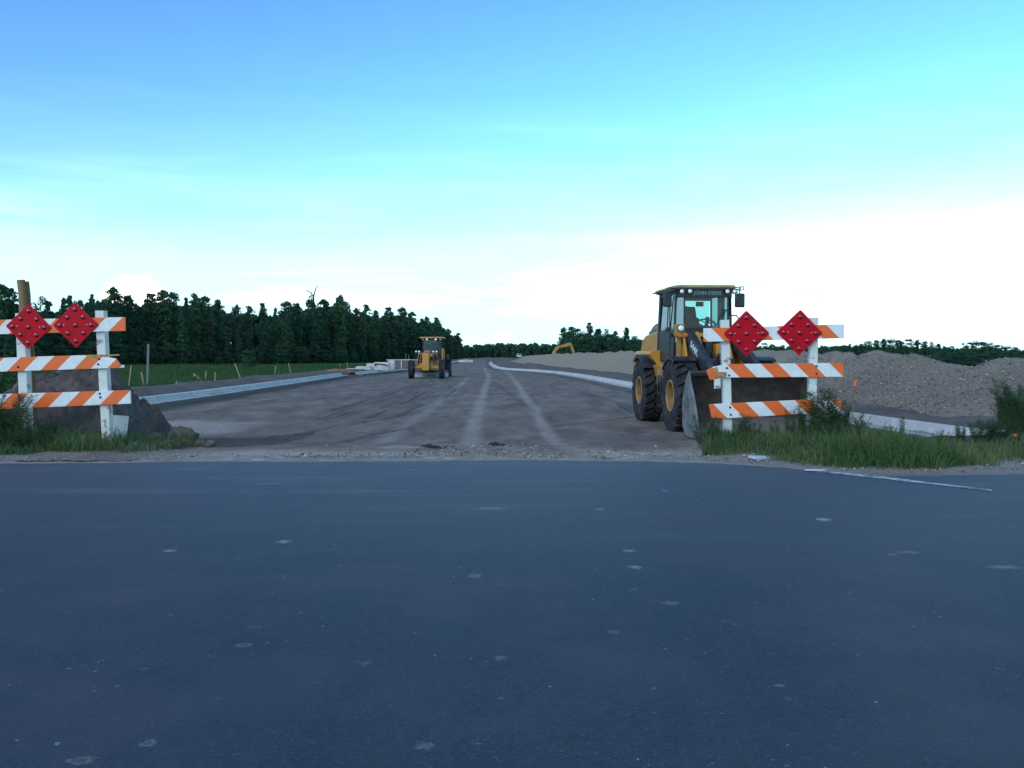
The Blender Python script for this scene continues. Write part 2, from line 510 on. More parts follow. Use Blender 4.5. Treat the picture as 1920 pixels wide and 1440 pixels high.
xs = grow(-14, 12, .16, 2200)
lo = [-14]; s_ = .16
while lo[-1] > -2200: s_ *= 1.12; lo.append(lo[-1] - s_)
xs = np.array(lo[1:][::-1] + xs)
ys = np.array([-60, -20, 0, 6, 9] + grow(9.6, 34, .16, 3500, 1.09))
X, Y = np.meshgrid(xs, ys)
Z = height(X, Y)
under = (X > -5.0) & (X < 2.6) & (Y > 11.1) & (Y < 13) | (Y >= 13) & (X > xl(Y) + .35) & (X < xr(Y) - .35) & (Y < 412)
Z = np.where(under, Z - .08, Z)
h, w = X.shape
idx = np.arange(h * w).reshape(h, w)
fc = np.stack([idx[:-1, :-1], idx[:-1, 1:], idx[1:, 1:], idx[1:, :-1]], -1).reshape(-1, 4)
me = np_mesh('ground', np.stack([X, Y, Z], -1).reshape(-1, 3), fc, True)
side = xl(Y) - X
grass_w = sm(side + 1.2 * fbm(X * .3, Y * .3, 5), 3.0, 4.2) * sm(Y, 17, 22)
grass_w = np.maximum(grass_w, sm(X - xr(Y), 12, 16) * sm(Y, 13, 20))
verge = sm(Y + .5 * fbm(X * .8, Y, 6) + .25 * sm(-X, -2, 0) , 10.9, 11.5) * sm(-Y, -13.8, -13) * (sm(X, 1.8, 2.6) + sm(-X, 5, 6))
attr(me, 'grass', np.clip(grass_w, 0, 1).ravel()); attr(me, 'verge', np.clip(verge, 0, 1).ravel())
attr(me, 'sand', (sm(-Y, -11.7, -10.9) * sm(Y, 9.3, 9.6)).ravel())

m = bpy.data.materials.new('earth'); m.use_nodes = True
nt, lk, bs = nodes_of(m)
tco = nt.new('ShaderNodeTexCoord')
def noise(nt, lk, vec, sc, det=4, ro=.6, dist=0.0):
    n = nt.new('ShaderNodeTexNoise'); n.inputs['Scale'].default_value = sc; n.inputs['Detail'].default_value = det
    n.inputs['Roughness'].default_value = ro; n.inputs['Distortion'].default_value = dist
    lk.new(vec, n.inputs['Vector']); return n.outputs[0]
def getattr_(nt, name):
    a = nt.new('ShaderNodeAttribute'); a.attribute_name = name; return a.outputs['Fac']
o_ = tco.outputs['Object']
n1, n2, n3 = noise(nt, lk, o_, .6, 6), noise(nt, lk, o_, 6, 5), noise(nt, lk, o_, 45, 3)
c = ramp(nt, lk, n1, [(.35, (.075, .057, .050)), (.65, (.135, .108, .092))])
c = mixc(nt, lk, ramp(nt, lk, n2, [(.35, .0), (.7, .55)]), c, (.17, .15, .135))
c = mixc(nt, lk, ramp(nt, lk, n3, [(.60, .0), (.66, .5)]), c, (.30, .28, .26))
c = mixc(nt, lk, mathn(nt, lk, 'MULTIPLY', getattr_(nt, 'sand'), .85), c, mixc(nt, lk, n2, (.20, .175, .15), (.34, .32, .29)))
c = mixc(nt, lk, getattr_(nt, 'verge'), c, ramp(nt, lk, n2, [(.3, (.030, .040, .020)), (.7, (.075, .068, .045))]))
c = mixc(nt, lk, getattr_(nt, 'grass'), c, ramp(nt, lk, n1, [(.3, (.026, .062, .020)), (.7, (.045, .088, .030))]))
lk.new(c, bs.inputs['Base Color']); bs.inputs['Roughness'].default_value = .95; bs.inputs['Specular IOR Level'].default_value = .15
bp = nt.new('ShaderNodeBump'); bp.inputs['Strength'].default_value = .7; bp.inputs['Distance'].default_value = .05
lk.new(mathn(nt, lk, 'ADD', n2, mathn(nt, lk, 'MULTIPLY', n3, .5)), bp.inputs['Height']); lk.new(bp.outputs[0], bs.inputs['Normal'])
M['earth'] = m
tag(link_mesh('ground', me, m), kind='structure')


# the graded dirt road between the kerbs
def poly_dist(px, py, pts):
    best = np.full(np.shape(px), 1e9)
    for (x0, y0), (x1, y1) in zip(pts[:-1], pts[1:]):
        dx, dy = x1 - x0, y1 - y0
        t = np.clip(((px - x0) * dx + (py - y0) * dy) / (dx * dx + dy * dy), 0, 1)
        best = np.minimum(best, np.hypot(px - x0 - t * dx, py - y0 - t * dy))
    return best


def G(pts, z=-.26): return [tuple(on_ground(a, b, z)[:2]) for a, b in pts]


rows = np.array(grow(10.45, 36, .075, 414, 1.06)); T = np.linspace(0, 1, 230)
ye = rows[:, None] + 0 * T[None]
lft = np.interp(rows, [10.6, 12.4, 13.2, 14.4, 16.5, 20], [-5.9, -5.9, -6.6, -8.0, -10.0, -10.6])
lft = np.where(rows >= 22, xl(rows) + .06, np.minimum(lft, -5.9))
rgt = np.interp(rows, [10.6, 12.8, 13.1, 13.7, 14.3], [2.75, 2.95, 4.4, 7.4, 7.6]); rgt = np.where(rows > 14.5, xr(rows) + .0, rgt)
Xr = lft[:, None] * (1 - T) + rgt[:, None] * T
Yr = ye
base = height(Xr, Yr)
rut = poly_dist(Xr, Yr, G([(905, 905), (880, 840), (890, 790), (905, 740), (917, 705), (908, 690)]))
rut2 = poly_dist(Xr, Yr, G([(1075, 880), (1050, 850), (1020, 800), (990, 750), (965, 712), (945, 692), (928, 682)]))
rut3 = poly_dist(Xr, Yr, G([(690, 850), (770, 790), (850, 735), (880, 705)]))
wob = fbm(Xr * .9, Yr * .35, 31)
near = sm(-Yr, -60, -13)
edge_gravel = sm(-Yr + 1.6 * fbm(Xr * .6, Yr * .6, 41), -14.2, -11.2)
light = np.maximum(sm(-rut + .16 * wob, -.27, -.06), sm(-rut2 + .14 * wob, -.24, -.05)) * (.55 + .8 * fbm(Xr * 2, Yr * .8, 33))
light = np.maximum(light, .45 * sm(-rut3 + .3 * wob, -.3, 0))
light = np.maximum(light, sm(-Yr + 2.5 * fbm(Xr * .7, Yr * .9, 37), -12.6, -10.8) * (.35 + 1.1 * vnoise(Xr * 1.6, Yr * 2.2, 43)) * sm(Xr, -5.0, -3.4))
light = np.maximum(light, sm(-np.abs(Xr - 1.75) / .55, -1, 0) * sm(-Yr, -11.2, -10.9))
light = np.maximum(light, .9 * sm(fbm(Xr * 1.1, Yr * .7, 34) + .35 * sm(-np.hypot((Xr + .9) / 1.6, (Yr - 13.2) / 2.2), -1.2, -.2), .28, .5))
# dry sandy patch at the left, wet churned earth in front of it
lp = np.hypot((Xr + 7.6) / 2.6, (Yr - 18.5) / 3.0)
light = np.maximum(light, .75 * sm(-lp + .9 * fbm(Xr * .8, Yr * .6, 35), -1.0, -.45))
dp = np.hypot((Xr + 5.2) / 1.75, (Yr - 14.4) / 1.7)
wet_poly = G([(330, 820), (395, 813), (490, 811), (600, 801), (560, 815), (520, 830), (485, 842), (440, 856), (330, 862)], -.2)
def in_poly(px, py, poly):
    c_ = np.zeros(np.shape(px), bool)
    for (x0, y0), (x1, y1) in zip(poly, poly[1:] + poly[:1]):
        c_ ^= ((y0 > py) != (y1 > py)) & (px < (x1 - x0) * (py - y0) / (y1 - y0 + 1e-9) + x0)
    return c_
jx, jy = .35 * fbm(Xr * 2, Yr * 2, 36), .5 * fbm(Xr * 2 + 9, Yr * 2, 46)
wet = in_poly(Xr + jx, Yr + jy, wet_poly).astype(float)
dark = .85 * wet
# curved tyre scrapes the grader left
scr = np.zeros_like(Xr)
for k in range(9):
    o = k * 14
    pl = G([(560 + o * 1.9, 790 - k * 1.5), (640 + o * 1.7, 765 - k * 2.0), (720 + o * 1.25, 738 - k * 1.6), (790 + o * .55, 716 - k * .4), (800 + o * .45, 708)])
    dd = poly_dist(Xr, Yr, pl)
    scr = np.maximum(scr, sm(-dd + .10 * fbm(Xr * 2, Yr * .7, 50 + k), -.17, -.03) * np.clip(-.15 + 1.15 * vnoise(Xr * .8 + k, Yr * .3, 60 + k), 0, 1))
for pl in ([(560, 815), (640, 795), (735, 783), (830, 760)], [(640, 832), (700, 812), (770, 800)], [(1000, 770), (960, 740), (925, 715)],
           [(470, 845), (560, 835), (690, 838)], [(1090, 735), (1180, 760), (1230, 790)], [(1060, 722), (1150, 752), (1190, 775)], [(380, 745), (500, 738), (640, 715), (740, 700)], [(1030, 800), (1120, 790), (1190, 780)]):
    dd = poly_dist(Xr, Yr, G(pl)); scr = np.maximum(scr, .75 * sm(-dd + .12 * fbm(Xr * 2, Yr * 1.2, 70), -.15, -.02) * (.3 + vnoise(Xr * .8, Yr * .5, 71)))
dark = np.maximum(dark, scr)
# ragged kerb shadow painted dark along the left, weaker dark band along the right
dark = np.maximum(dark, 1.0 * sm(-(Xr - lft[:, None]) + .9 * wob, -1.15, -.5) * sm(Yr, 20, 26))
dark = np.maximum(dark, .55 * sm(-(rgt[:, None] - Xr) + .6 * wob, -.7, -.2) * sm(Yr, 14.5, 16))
mud = fbm(Xr * .35, Yr * .18, 38)
Zr = base + .012 - .03 * scr * near - .015 * light * near + .05 * fbm(Xr * .8, Yr * .5, 39) * sm(Yr, 11, 13) - wet * (.05 + .10 * fbm(Xr * 4, Yr * 4, 44)) * sm(Yr, 11, 11.6)
Zr += .018 * fbm(Xr * 7, Yr * 7, 42) * near
Zr = np.where(Yr - np.interp(Xr, EX, EY) < -.1, -.05, Zr)
h, w = Xr.shape
idx = np.arange(h * w).reshape(h, w)
fc = np.stack([idx[:-1, :-1], idx[:-1, 1:], idx[1:, 1:], idx[1:, :-1]], -1).reshape(-1, 4)
me = np_mesh('dirt_road', np.stack([Xr, Yr, Zr], -1).reshape(-1, 3), fc, True)
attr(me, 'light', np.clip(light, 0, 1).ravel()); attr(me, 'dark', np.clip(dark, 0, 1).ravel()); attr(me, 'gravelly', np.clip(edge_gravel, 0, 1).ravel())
m = bpy.data.materials.new('graded_dirt'); m.use_nodes = True
nt, lk, bs = nodes_of(m)
tco = nt.new('ShaderNodeTexCoord'); o_ = tco.outputs['Object']
mpn = nt.new('ShaderNodeMapping'); mpn.inputs['Scale'].default_value = (1, .3, 1); mpn.inputs['Rotation'].default_value = (0, 0, R(12)); lk.new(o_, mpn.inputs[0])
n0, n1, n2, n3 = noise(nt, lk, mpn.outputs[0], 1.6, 8, .65), noise(nt, lk, o_, .35, 6), noise(nt, lk, o_, 7, 6), noise(nt, lk, o_, 60, 3)
c = ramp(nt, lk, n0, [(.32, (.092, .067, .057)), (.5, (.168, .130, .108)), (.66, (.240, .195, .162))])
c = mixc(nt, lk, ramp(nt, lk, n1, [(.40, .0), (.65, .5)]), c, (.110, .084, .074))
c = mixc(nt, lk, mathn(nt, lk, 'MULTIPLY', getattr_(nt, 'light'), ramp(nt, lk, n2, [(.3, .35), (.6, .95)])), c, (.40, .35, .30))
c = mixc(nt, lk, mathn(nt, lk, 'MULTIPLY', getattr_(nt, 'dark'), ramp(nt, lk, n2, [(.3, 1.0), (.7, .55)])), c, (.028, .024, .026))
pale = ramp(nt, lk, n3, [(.55, .0), (.63, 1.0)])
c = mixc(nt, lk, mathn(nt, lk, 'MULTIPLY', mathn(nt, lk, 'ADD', mathn(nt, lk, 'MULTIPLY', getattr_(nt, 'gravelly'), .8), .12), pale), c, (.42, .38, .32))
lk.new(c, bs.inputs['Base Color']); bs.inputs['Roughness'].default_value = .92; bs.inputs['Specular IOR Level'].default_value = .2
bp = nt.new('ShaderNodeBump'); bp.inputs['Strength'].default_value = .55; bp.inputs['Distance'].default_value = .03
lk.new(mathn(nt, lk, 'ADD', n2, mathn(nt, lk, 'MULTIPLY', n3, .6)), bp.inputs['Height']); lk.new(bp.outputs[0], bs.inputs['Normal'])
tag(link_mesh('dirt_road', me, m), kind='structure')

# ------------------------------------------------------------------ asphalt
xs2 = np.concatenate([np.arange(-40, -8, .8), np.arange(-8, 9, .05), np.arange(9, 40, .8)])
ey = np.interp(xs2, ex, eyv) + .14 * fbm(xs2 * 1.7, xs2 * 0, 81) + .07 * fbm(xs2 * 9, xs2 * 0, 82)
tt = np.concatenate([[0, .35, .7], 1 - np.linspace(.25, 0, 40)])
Xa = np.repeat(xs2[None], len(tt), 0); Ya = -26 + (ey[None] + 26) * tt[:, None]
Za = .008 + 0 * Xa; Za[-1] = -.03
Za[:-1] += .004 * fbm(Xa[:-1] * .5, Ya[:-1] * .5, 83)
Ya[-1] += .06
h, w = Xa.shape
idx = np.arange(h * w).reshape(h, w)
fc = np.stack([idx[:-1, :-1], idx[:-1, 1:], idx[1:, 1:], idx[1:, :-1]], -1).reshape(-1, 4)
me = np_mesh('asphalt_road', np.stack([Xa, Ya, Za], -1).reshape(-1, 3), fc, True)
m = bpy.data.materials.new('asphalt'); m.use_nodes = True
nt, lk, bs = nodes_of(m)
tco = nt.new('ShaderNodeTexCoord'); o_ = tco.outputs['Object']
nA, nB, nC, nD = noise(nt, lk, o_, .45, 5, .6, .5), noise(nt, lk, o_, 3.0, 6), noise(nt, lk, o_, 85, 4, .8), noise(nt, lk, o_, 300, 2, .7)
c = ramp(nt, lk, nA, [(.30, (.0045, .0125, .036)), (.5, (.0085, .0190, .044)), (.68, (.0180, .0250, .050))])
c = mixc(nt, lk, ramp(nt, lk, nB, [(.4, 0.0), (.8, .35)]), c, (.034, .044, .060))
c = mixc(nt, lk, ramp(nt, lk, nC, [(.38, .55), (.50, 0.0)]), c, (.004, .006, .012))
c = mixc(nt, lk, ramp(nt, lk, nC, [(.57, 0.0), (.63, .75)]), c, (.085, .105, .135))
nE = noise(nt, lk, o_, 22, 6, .8)
c = mixc(nt, lk, ramp(nt, lk, nE, [(.40, .6), (.50, 0.0)]), c, (.006, .009, .016))
c = mixc(nt, lk, ramp(nt, lk, nE, [(.54, 0.0), (.66, .45)]), c, (.028, .040, .062))
c = mixc(nt, lk, ramp(nt, lk, nD, [(.64, 0.0), (.72, .5)]), c, (.18, .19, .20))
# dusty sand carried onto the far edge of the road
sp = nt.new('ShaderNodeSeparateXYZ'); lk.new(o_, sp.inputs[0])
dust = ramp(nt, lk, mathn(nt, lk, 'ADD', mathn(nt, lk, 'MULTIPLY', sp.outputs[1], .1), mathn(nt, lk, 'MULTIPLY', mathn(nt, lk, 'SUBTRACT', nB, .5), .25)), [(.40, 0.0), (.85, .55), (1.04, .80)])
c = mixc(nt, lk, dust, c, (.080, .092, .108))
mpn = nt.new('ShaderNodeMapping'); mpn.inputs['Scale'].default_value = (.25, 1.6, 1); mpn.inputs['Rotation'].default_value = (0, 0, R(-3)); lk.new(o_, mpn.inputs[0])
streak = noise(nt, lk, mpn.outputs[0], 1.2, 6, .6)
c = mixc(nt, lk, mathn(nt, lk, 'MULTIPLY', ramp(nt, lk, streak, [(.52, 0.0), (.72, .55)]), dust), c, (.20, .20, .20))
# pale scuffs of sand and lime
def scuffs(c, scale, thr, rad, col, amt, seed):
    v = nt.new('ShaderNodeTexVoronoi'); v.inputs['Scale'].default_value = scale
    mm = nt.new('ShaderNodeMapping'); mm.inputs['Location'].default_value = (seed, seed * 1.7, 0); lk.new(o_, mm.inputs[0])
    dn = nt.new('ShaderNodeTexNoise'); dn.inputs['Scale'].default_value = scale * 3.2; dn.inputs['Detail'].default_value = 4
    lk.new(mm.outputs[0], dn.inputs['Vector'])
    ad = nt.new('ShaderNodeMix'); ad.data_type = 'VECTOR'; ad.inputs[0].default_value = .035 * 7 / scale
    lk.new(mm.outputs[0], ad.inputs[4]); lk.new(dn.outputs[1], ad.inputs[5])
    lk.new(ad.outputs[1], v.inputs['Vector'])
    d = mathn(nt, lk, 'ADD', v.outputs['Distance'], mathn(nt, lk, 'MULTIPLY', mathn(nt, lk, 'SUBTRACT', dn.outputs[0], .5), rad * 5.0))
    inside = ramp(nt, lk, d, [(rad * .35, 1.0), (rad, 0.0)])
    s3 = nt.new('ShaderNodeSeparateXYZ'); lk.new(v.outputs['Color'], s3.inputs[0])
    pick = mathn(nt, lk, 'GREATER_THAN', s3.outputs[0], thr)
    f = mathn(nt, lk, 'MULTIPLY', mathn(nt, lk, 'MULTIPLY', inside, pick), mathn(nt, lk, 'MULTIPLY', s3.outputs[1], amt))
    return mixc(nt, lk, f, c, col)
c = scuffs(c, 1.3, .80, .10, (.07, .08, .10), .5, 3.3)
c = scuffs(c, 3.1, .87, .10, (.18, .20, .23), .85, 9.1)
c = scuffs(c, 8.0, .945, .10, (.30, .32, .34), .9, 5.7)
c = scuffs(c, 5.0, .93, .16, (.008, .009, .012), 1.0, 1.9)
c = scuffs(c, 26., .955, .18, (.36, .38, .40), 1.0, 4.2)
c = scuffs(c, 13., .93, .12, (.13, .15, .18), .9, 7.7)
c = scuffs(c, 17., .94, .14, (.003, .004, .008), 1.0, 2.6)
mpv = nt.new('ShaderNodeMapping'); mpv.inputs['Scale'].default_value = (2.2, .12, 1); lk.new(o_, mpv.inputs[0])
wear = noise(nt, lk, mpv.outputs[0], 1.0, 6, .6)
c = mixc(nt, lk, ramp(nt, lk, wear, [(.50, 0.0), (.72, .40)]), c, (.034, .044, .062))
c = mixc(nt, lk, ramp(nt, lk, noise(nt, lk, o_, .8, 4), [(.46, 0.0), (.68, .55)]), c, (.062, .050, .078))
# particular marks the photograph shows
def mark(c, px, py, rx, ry, col, amt, ring=False):
    p = on_ground(px, py)
    dx = mathn(nt, lk, 'DIVIDE', mathn(nt, lk, 'SUBTRACT', sp.outputs[0], p.x), rx * .8)
    dy = mathn(nt, lk, 'DIVIDE', mathn(nt, lk, 'SUBTRACT', sp.outputs[1], p.y), ry)
    d = mathn(nt, lk, 'SQRT', mathn(nt, lk, 'ADD', mathn(nt, lk, 'MULTIPLY', dx, dx), mathn(nt, lk, 'MULTIPLY', dy, dy)))
    d = mathn(nt, lk, 'ADD', d, mathn(nt, lk, 'MULTIPLY', mathn(nt, lk, 'SUBTRACT', nM, .5), 3.0))
    f = ramp(nt, lk, d, [(.25, .35), (.6, 1.0), (.9, 0.0)] if ring else [(.3, 1.0), (1.0, 0.0)])
    return mixc(nt, lk, mathn(nt, lk, 'MULTIPLY', mathn(nt, lk, 'MULTIPLY', f, amt), ramp(nt, lk, nC, [(.40, .25), (.56, .9)])), c, col)
nM = noise(nt, lk, o_, 28, 5, .7)
for a in [(890, 1082, .055, .05, (.30, .31, .31), .8, True), (455, 1213, .05, .035, (.22, .20, .15), .9, True), (478, 1179, .05, .025, (.16, .13, .10), .7, True),
          (683, 1247, .045, .03, (.20, .21, .22), .6), (798, 1402, .045, .035, (.22, .23, .24), .7), (280, 1398, .04, .03, (.26, .28, .29), .8, True),
          (155, 1430, .07, .03, (.24, .22, .20), .8, True), (920, 955, .16, .07, (.30, .31, .32), .7), (530, 1018, .08, .06, (.42, .43, .44), .8),
          (318, 1035, .06, .05, (.38, .39, .40), .9), (505, 908, .30, .06, (.25, .25, .25), .6), (1545, 976, .09, .08, (.5, .5, .48), .9),
          (1178, 1035, .07, .05, (.32, .33, .34), .8), (1190, 1066, .07, .05, (.34, .35, .36), .8), (1260, 1134, .06, .04, (.24, .25, .26), .7),
          (847, 1218, .022, .012, (.008, .008, .010), 1.0), (1247, 922, .05, .03, (.5, .5, .5), 1.0), (1125, 957, .05, .04, (.4, .4, .4), .9),
          (1880, 1066, .16, .05, (.30, .28, .27), .7), (1700, 1038, .12, .05, (.28, .28, .28), .6), (1150, 1188, .05, .03, (.2, .2, .21), .6), (978, 1308, .018, .028, (.008, .008, .010), .9),
          (1340, 1323, .03, .012, (.01, .01, .012), .8), (1460, 1290, .04, .015, (.25, .26, .28), .7)]:
    c = mark(c, *a)
lk.new(c, bs.inputs['Base Color'])
lk.new(ramp(nt, lk, nB, [(.3, .60), (.7, .66)]), bs.inputs['Roughness']); bs.inputs['Specular IOR Level'].default_value = .42; bs.inputs['Specular Tint'].default_value = (.80, .92, 1, 1)
bp = nt.new('ShaderNodeBump'); bp.inputs['Strength'].default_value = .9; bp.inputs['Distance'].default_value = .008
lk.new(nC, bp.inputs['Height']); lk.new(bp.outputs[0], bs.inputs['Normal'])
tag(link_mesh('asphalt_road', me, m), kind='structure')

# worn white edge line that runs out across the turn
lp_ = [on_ground(a, b, .012)[:2] for a, b in [(1528, 883), (1575, 887), (1640, 894), (1700, 901), (1760, 908), (1830, 916), (1860, 920)]]
pts = []
for i in range(61):
    t = i / 60 * (len(lp_) - 1); k = min(int(t), len(lp_) - 2); f = t - k
    pts.append((lp_[k][0] * (1 - f) + lp_[k + 1][0] * f, lp_[k][1] * (1 - f) + lp_[k + 1][1] * f))
b = MB(); rows_ = []
for i, (x, y) in enumerate(pts):
    wdt = (.075 if i < 36 else .05) * (1 + .5 * (random.random() - .5)); rows_.append([(x + wdt * .5, y + wdt, .0135), (x - wdt * .5, y - wdt, .0135)])
b.sheet(rows_)
M['paint'] = mat('worn_line_paint', (.42, .43, .44), .8, vcol=(.10, .105, .115), vscale=9, detail=6, vlo=.48, vhi=.6)
tag(b.build('edge_line', M['paint'], smooth=0), kind='structure')


# ------------------------------------------------------------------ kerbs
def resample(pts, step):
    out = []
    for (x0, y0), (x1, y1) in zip(pts[:-1], pts[1:]):
        n = max(1, int(math.hypot(x1 - x0, y1 - y0) / step))
        out += [(x0 + (x1 - x0) * i / n, y0 + (y1 - y0) * i / n) for i in range(n)]
    return out + [pts[-1]]


def kerb(pts, sgn, label, step=1.5):
    """sgn +1: kerb body lies on the +x side of the line"""
    pts = resample(pts, step)
    prof = [(0.03, -.36), (0, -.135), (.05, -.128), (.40, -.150), (.46, -.10), (.50, .012), (.54, .024), (.66, .024), (.69, -.25)]
    b = MB(); rows_ = []
    for i, (x, y) in enumerate(pts):
        p, q = pts[max(0, i - 1)], pts[min(len(pts) - 1, i + 1)]
        tx, ty = q[0] - p[0], q[1] - p[1]; l = math.hypot(tx, ty); nx, ny = ty / l * sgn, -tx / l * sgn
        j = .012 * (random.random() - .5)
        rows_.append([(x + nx * (u + j), y + ny * (u + j), z) for u, z in prof])
    b.sheet(rows_)
    b.add(rows_[0], [tuple(range(len(prof)))]); b.add(rows_[-1], [tuple(range(len(prof)))])
    o = b.build('kerb', M['kerb'], smooth=50)
    return tag(o, label, 'kerb', 'new concrete kerbs along the dirt road', 'structure')


m = mat('kerb_concrete', (.47, .47, .465), .85, spec=.3)
nt, lk, bs = nodes_of(m)
tco = nt.new('ShaderNodeTexCoord'); o_ = tco.outputs['Object']; sp = nt.new('ShaderNodeSeparateXYZ'); lk.new(o_, sp.inputs[0])
n1, n2, n3 = noise(nt, lk, o_, 1.2, 5), noise(nt, lk, o_, 9, 5), noise(nt, lk, o_, 2.5, 6, .7)
c = ramp(nt, lk, n1, [(.3, (.40, .40, .39)), (.7, (.52, .52, .51))])
c = mixc(nt, lk, ramp(nt, lk, n2, [(.5, 0.0), (.75, .35)]), c, (.28, .26, .24))
low = ramp(nt, lk, mathn(nt, lk, 'ADD', sp.outputs[2], mathn(nt, lk, 'MULTIPLY', n3, .16)), [(0.0, 0.0), (1.0, 1.0)])
splash = ramp(nt, lk, mathn(nt, lk, 'ADD', mathn(nt, lk, 'MULTIPLY', sp.outputs[2], 3.0), mathn(nt, lk, 'ADD', mathn(nt, lk, 'MULTIPLY', n3, .5), .6)), [(.36, 1.0), (.46, 0.0)])
c = mixc(nt, lk, mathn(nt, lk, 'MULTIPLY', splash, .85), c, (.13, .11, .095))
joint = mathn(nt, lk, 'LESS_THAN', mathn(nt, lk, 'FRACT', mathn(nt, lk, 'MULTIPLY', sp.outputs[1], .328)), .012)
c = mixc(nt, lk, mathn(nt, lk, 'MULTIPLY', joint, .8), c, (.10, .10, .10))
lk.new(c, bs.inputs['Base Color'])
bp = nt.new('ShaderNodeBump'); bp.inputs['Strength'].default_value = .3; bp.inputs['Distance'].default_value = .01
lk.new(n2, bp.inputs['Height']); lk.new(bp.outputs[0], bs.inputs['Normal'])
M['kerb'] = m
kerb(KL, -1, 'concrete kerb at the left edge of the dirt road, starting beside the dirt mound')
kerb(KL2, -1, 'farther left concrete kerb running past the grader into the distance')
kerb(KR, 1, 'concrete kerb at the right edge of the dirt road, passing behind the wheel loader')
far_k = [at(957, 679, 232)[:2], at(960, 676, 262)[:2], at(968, 673, 300)[:2], at(984, 671, 350)[:2]]
kerb([tuple(p) for p in far_k], 1, 'short curved concrete kerb in the far distance near the gravel pile end')


# ------------------------------------------------------------------ gravel pile on the right
toe = [(12.5, 12.5), (9.7, 15.2), (8.5, 17.6), (8.36, 19.8), (8.3, 21.4), (8.6, 34), (8.3, 50), (7.6, 62), (5.8, 90), (4.9, 110), (3.4, 150), (.2, 240)]
crest = [(16.6, 12.5), (13.0, 17.5), (11.7, 20.2), (11.45, 21.9), (11.2, 24), (11.6, 34), (11.4, 50), (10.6, 66), (9.4, 90), (8.2, 112), (6.9, 150), (3.6, 235)]
back = [(21, 12), (17, 19), (15.8, 22), (15.5, 24.5), (15, 28), (15.2, 36), (15, 52), (14.5, 68), (13.5, 92), (13, 114), (12, 152), (8.5, 235)]
hts = [1.70, 1.55, 1.42, 1.17, 1.40, 1.46, 1.58, 1.78, 1.72, 1.66, 1.62, 1.3]
ss = np.array([0]); S_ = [0]
for p, q in zip(toe[:-1], toe[1:]): S_.append(S_[-1] + math.hypot(q[0] - p[0], q[1] - p[1]))
s1 = np.concatenate([np.arange(0, 26, .10), np.arange(26, 70, .25), np.arange(70, S_[-1] + .1, .8)])
us = np.concatenate([np.linspace(-.12, 1.15, 64), np.linspace(1.2, 2.05, 20)])
def ip(pts, k): return np.interp(s1, S_, [p[k] for p in pts])[:, None]
tx_, ty_, cx_, cy_, bx_, by_ = ip(toe, 0), ip(toe, 1), ip(crest, 0), ip(crest, 1), ip(back, 0), ip(back, 1)
U = us[None, :]
Xp = np.where(U < 1, tx_ + (cx_ - tx_) * U, cx_ + (bx_ - cx_) * (U - 1))
Yp = np.where(U < 1, ty_ + (cy_ - ty_) * U, cy_ + (by_ - cy_) * (U - 1))
H = np.interp(s1, S_, hts)[:, None]
slope = np.where(U < 1, np.clip(U, -.2, 1), 2 - U)
prof = np.clip(slope, -.1, 1); prof = prof * 1.06 - .10 * sm(prof, .8, 1.05)
# dumped loads: ridges that run down the slope and a scalloped crest
ridge = fbm(s1[:, None] * .42 + 0 * U, U * .5, 91, 3)
lump = fbm(Xp * .9, Yp * .9, 92, 5)
Zp = H * prof + (.42 * ridge * sm(slope, .05, .7) + .16 * lump * sm(slope, 0, .2)) * np.clip(H, .5, 2)
Zp += .045 * fbm(Xp * 7, Yp * 7, 93, 3) * sm(slope, -.05, .1)
Zp = np.where(slope < .0, -.25 + 0 * Zp, Zp - .02)
h, w = Xp.shape
idx = np.arange(h * w).reshape(h, w)
fc = np.stack([idx[:-1, :-1], idx[:-1, 1:], idx[1:, 1:], idx[1:, :-1]], -1).reshape(-1, 4)
me = np_mesh('gravel_pile', np.stack([Xp, Yp, Zp], -1).reshape(-1, 3), fc, True)
m = bpy.data.materials.new('shelly_gravel'); m.use_nodes = True
nt, lk, bs = nodes_of(m)
tco = nt.new('ShaderNodeTexCoord'); o_ = tco.outputs['Object']
n1, n2, n3 = noise(nt, lk, o_, .5, 6), noise(nt, lk, o_, 5, 6), noise(nt, lk, o_, 38, 4, .7)
vo = nt.new('ShaderNodeTexVoronoi'); vo.inputs['Scale'].default_value = 22; lk.new(o_, vo.inputs['Vector'])
s3 = nt.new('ShaderNodeSeparateXYZ'); lk.new(vo.outputs['Color'], s3.inputs[0])
c = ramp(nt, lk, n1, [(.3, (.225, .180, .138)), (.7, (.310, .252, .192))])
spz = nt.new('ShaderNodeSeparateXYZ'); lk.new(o_, spz.inputs[0])
sandy = ramp(nt, lk, mathn(nt, lk, 'ADD', mathn(nt, lk, 'MULTIPLY', spz.outputs[1], .01), mathn(nt, lk, 'MULTIPLY', n1, .2)), [(.36, 0.0), (.62, .85)])
c = mixc(nt, lk, ramp(nt, lk, n2, [(.35, .0), (.7, .6)]), c, (.200, .165, .132))
c = mixc(nt, lk, sandy, c, (.31, .255, .185))
c = mixc(nt, lk, ramp(nt, lk, n3, [(.38, .6), (.48, .0)]), c, (.085, .078, .070))
peb = mathn(nt, lk, 'MULTIPLY', mathn(nt, lk, 'GREATER_THAN', s3.outputs[0], .80), ramp(nt, lk, vo.outputs['Distance'], [(.25, 1.0), (.42, 0.0)]))
c = mixc(nt, lk, mathn(nt, lk, 'MULTIPLY', peb, .75), c, (.42, .39, .34))
lk.new(c, bs.inputs['Base Color']); bs.inputs['Roughness'].default_value = .95; bs.inputs['Specular IOR Level'].default_value = .15
bp = nt.new('ShaderNodeBump'); bp.inputs['Strength'].default_value = .8; bp.inputs['Distance'].default_value = .04
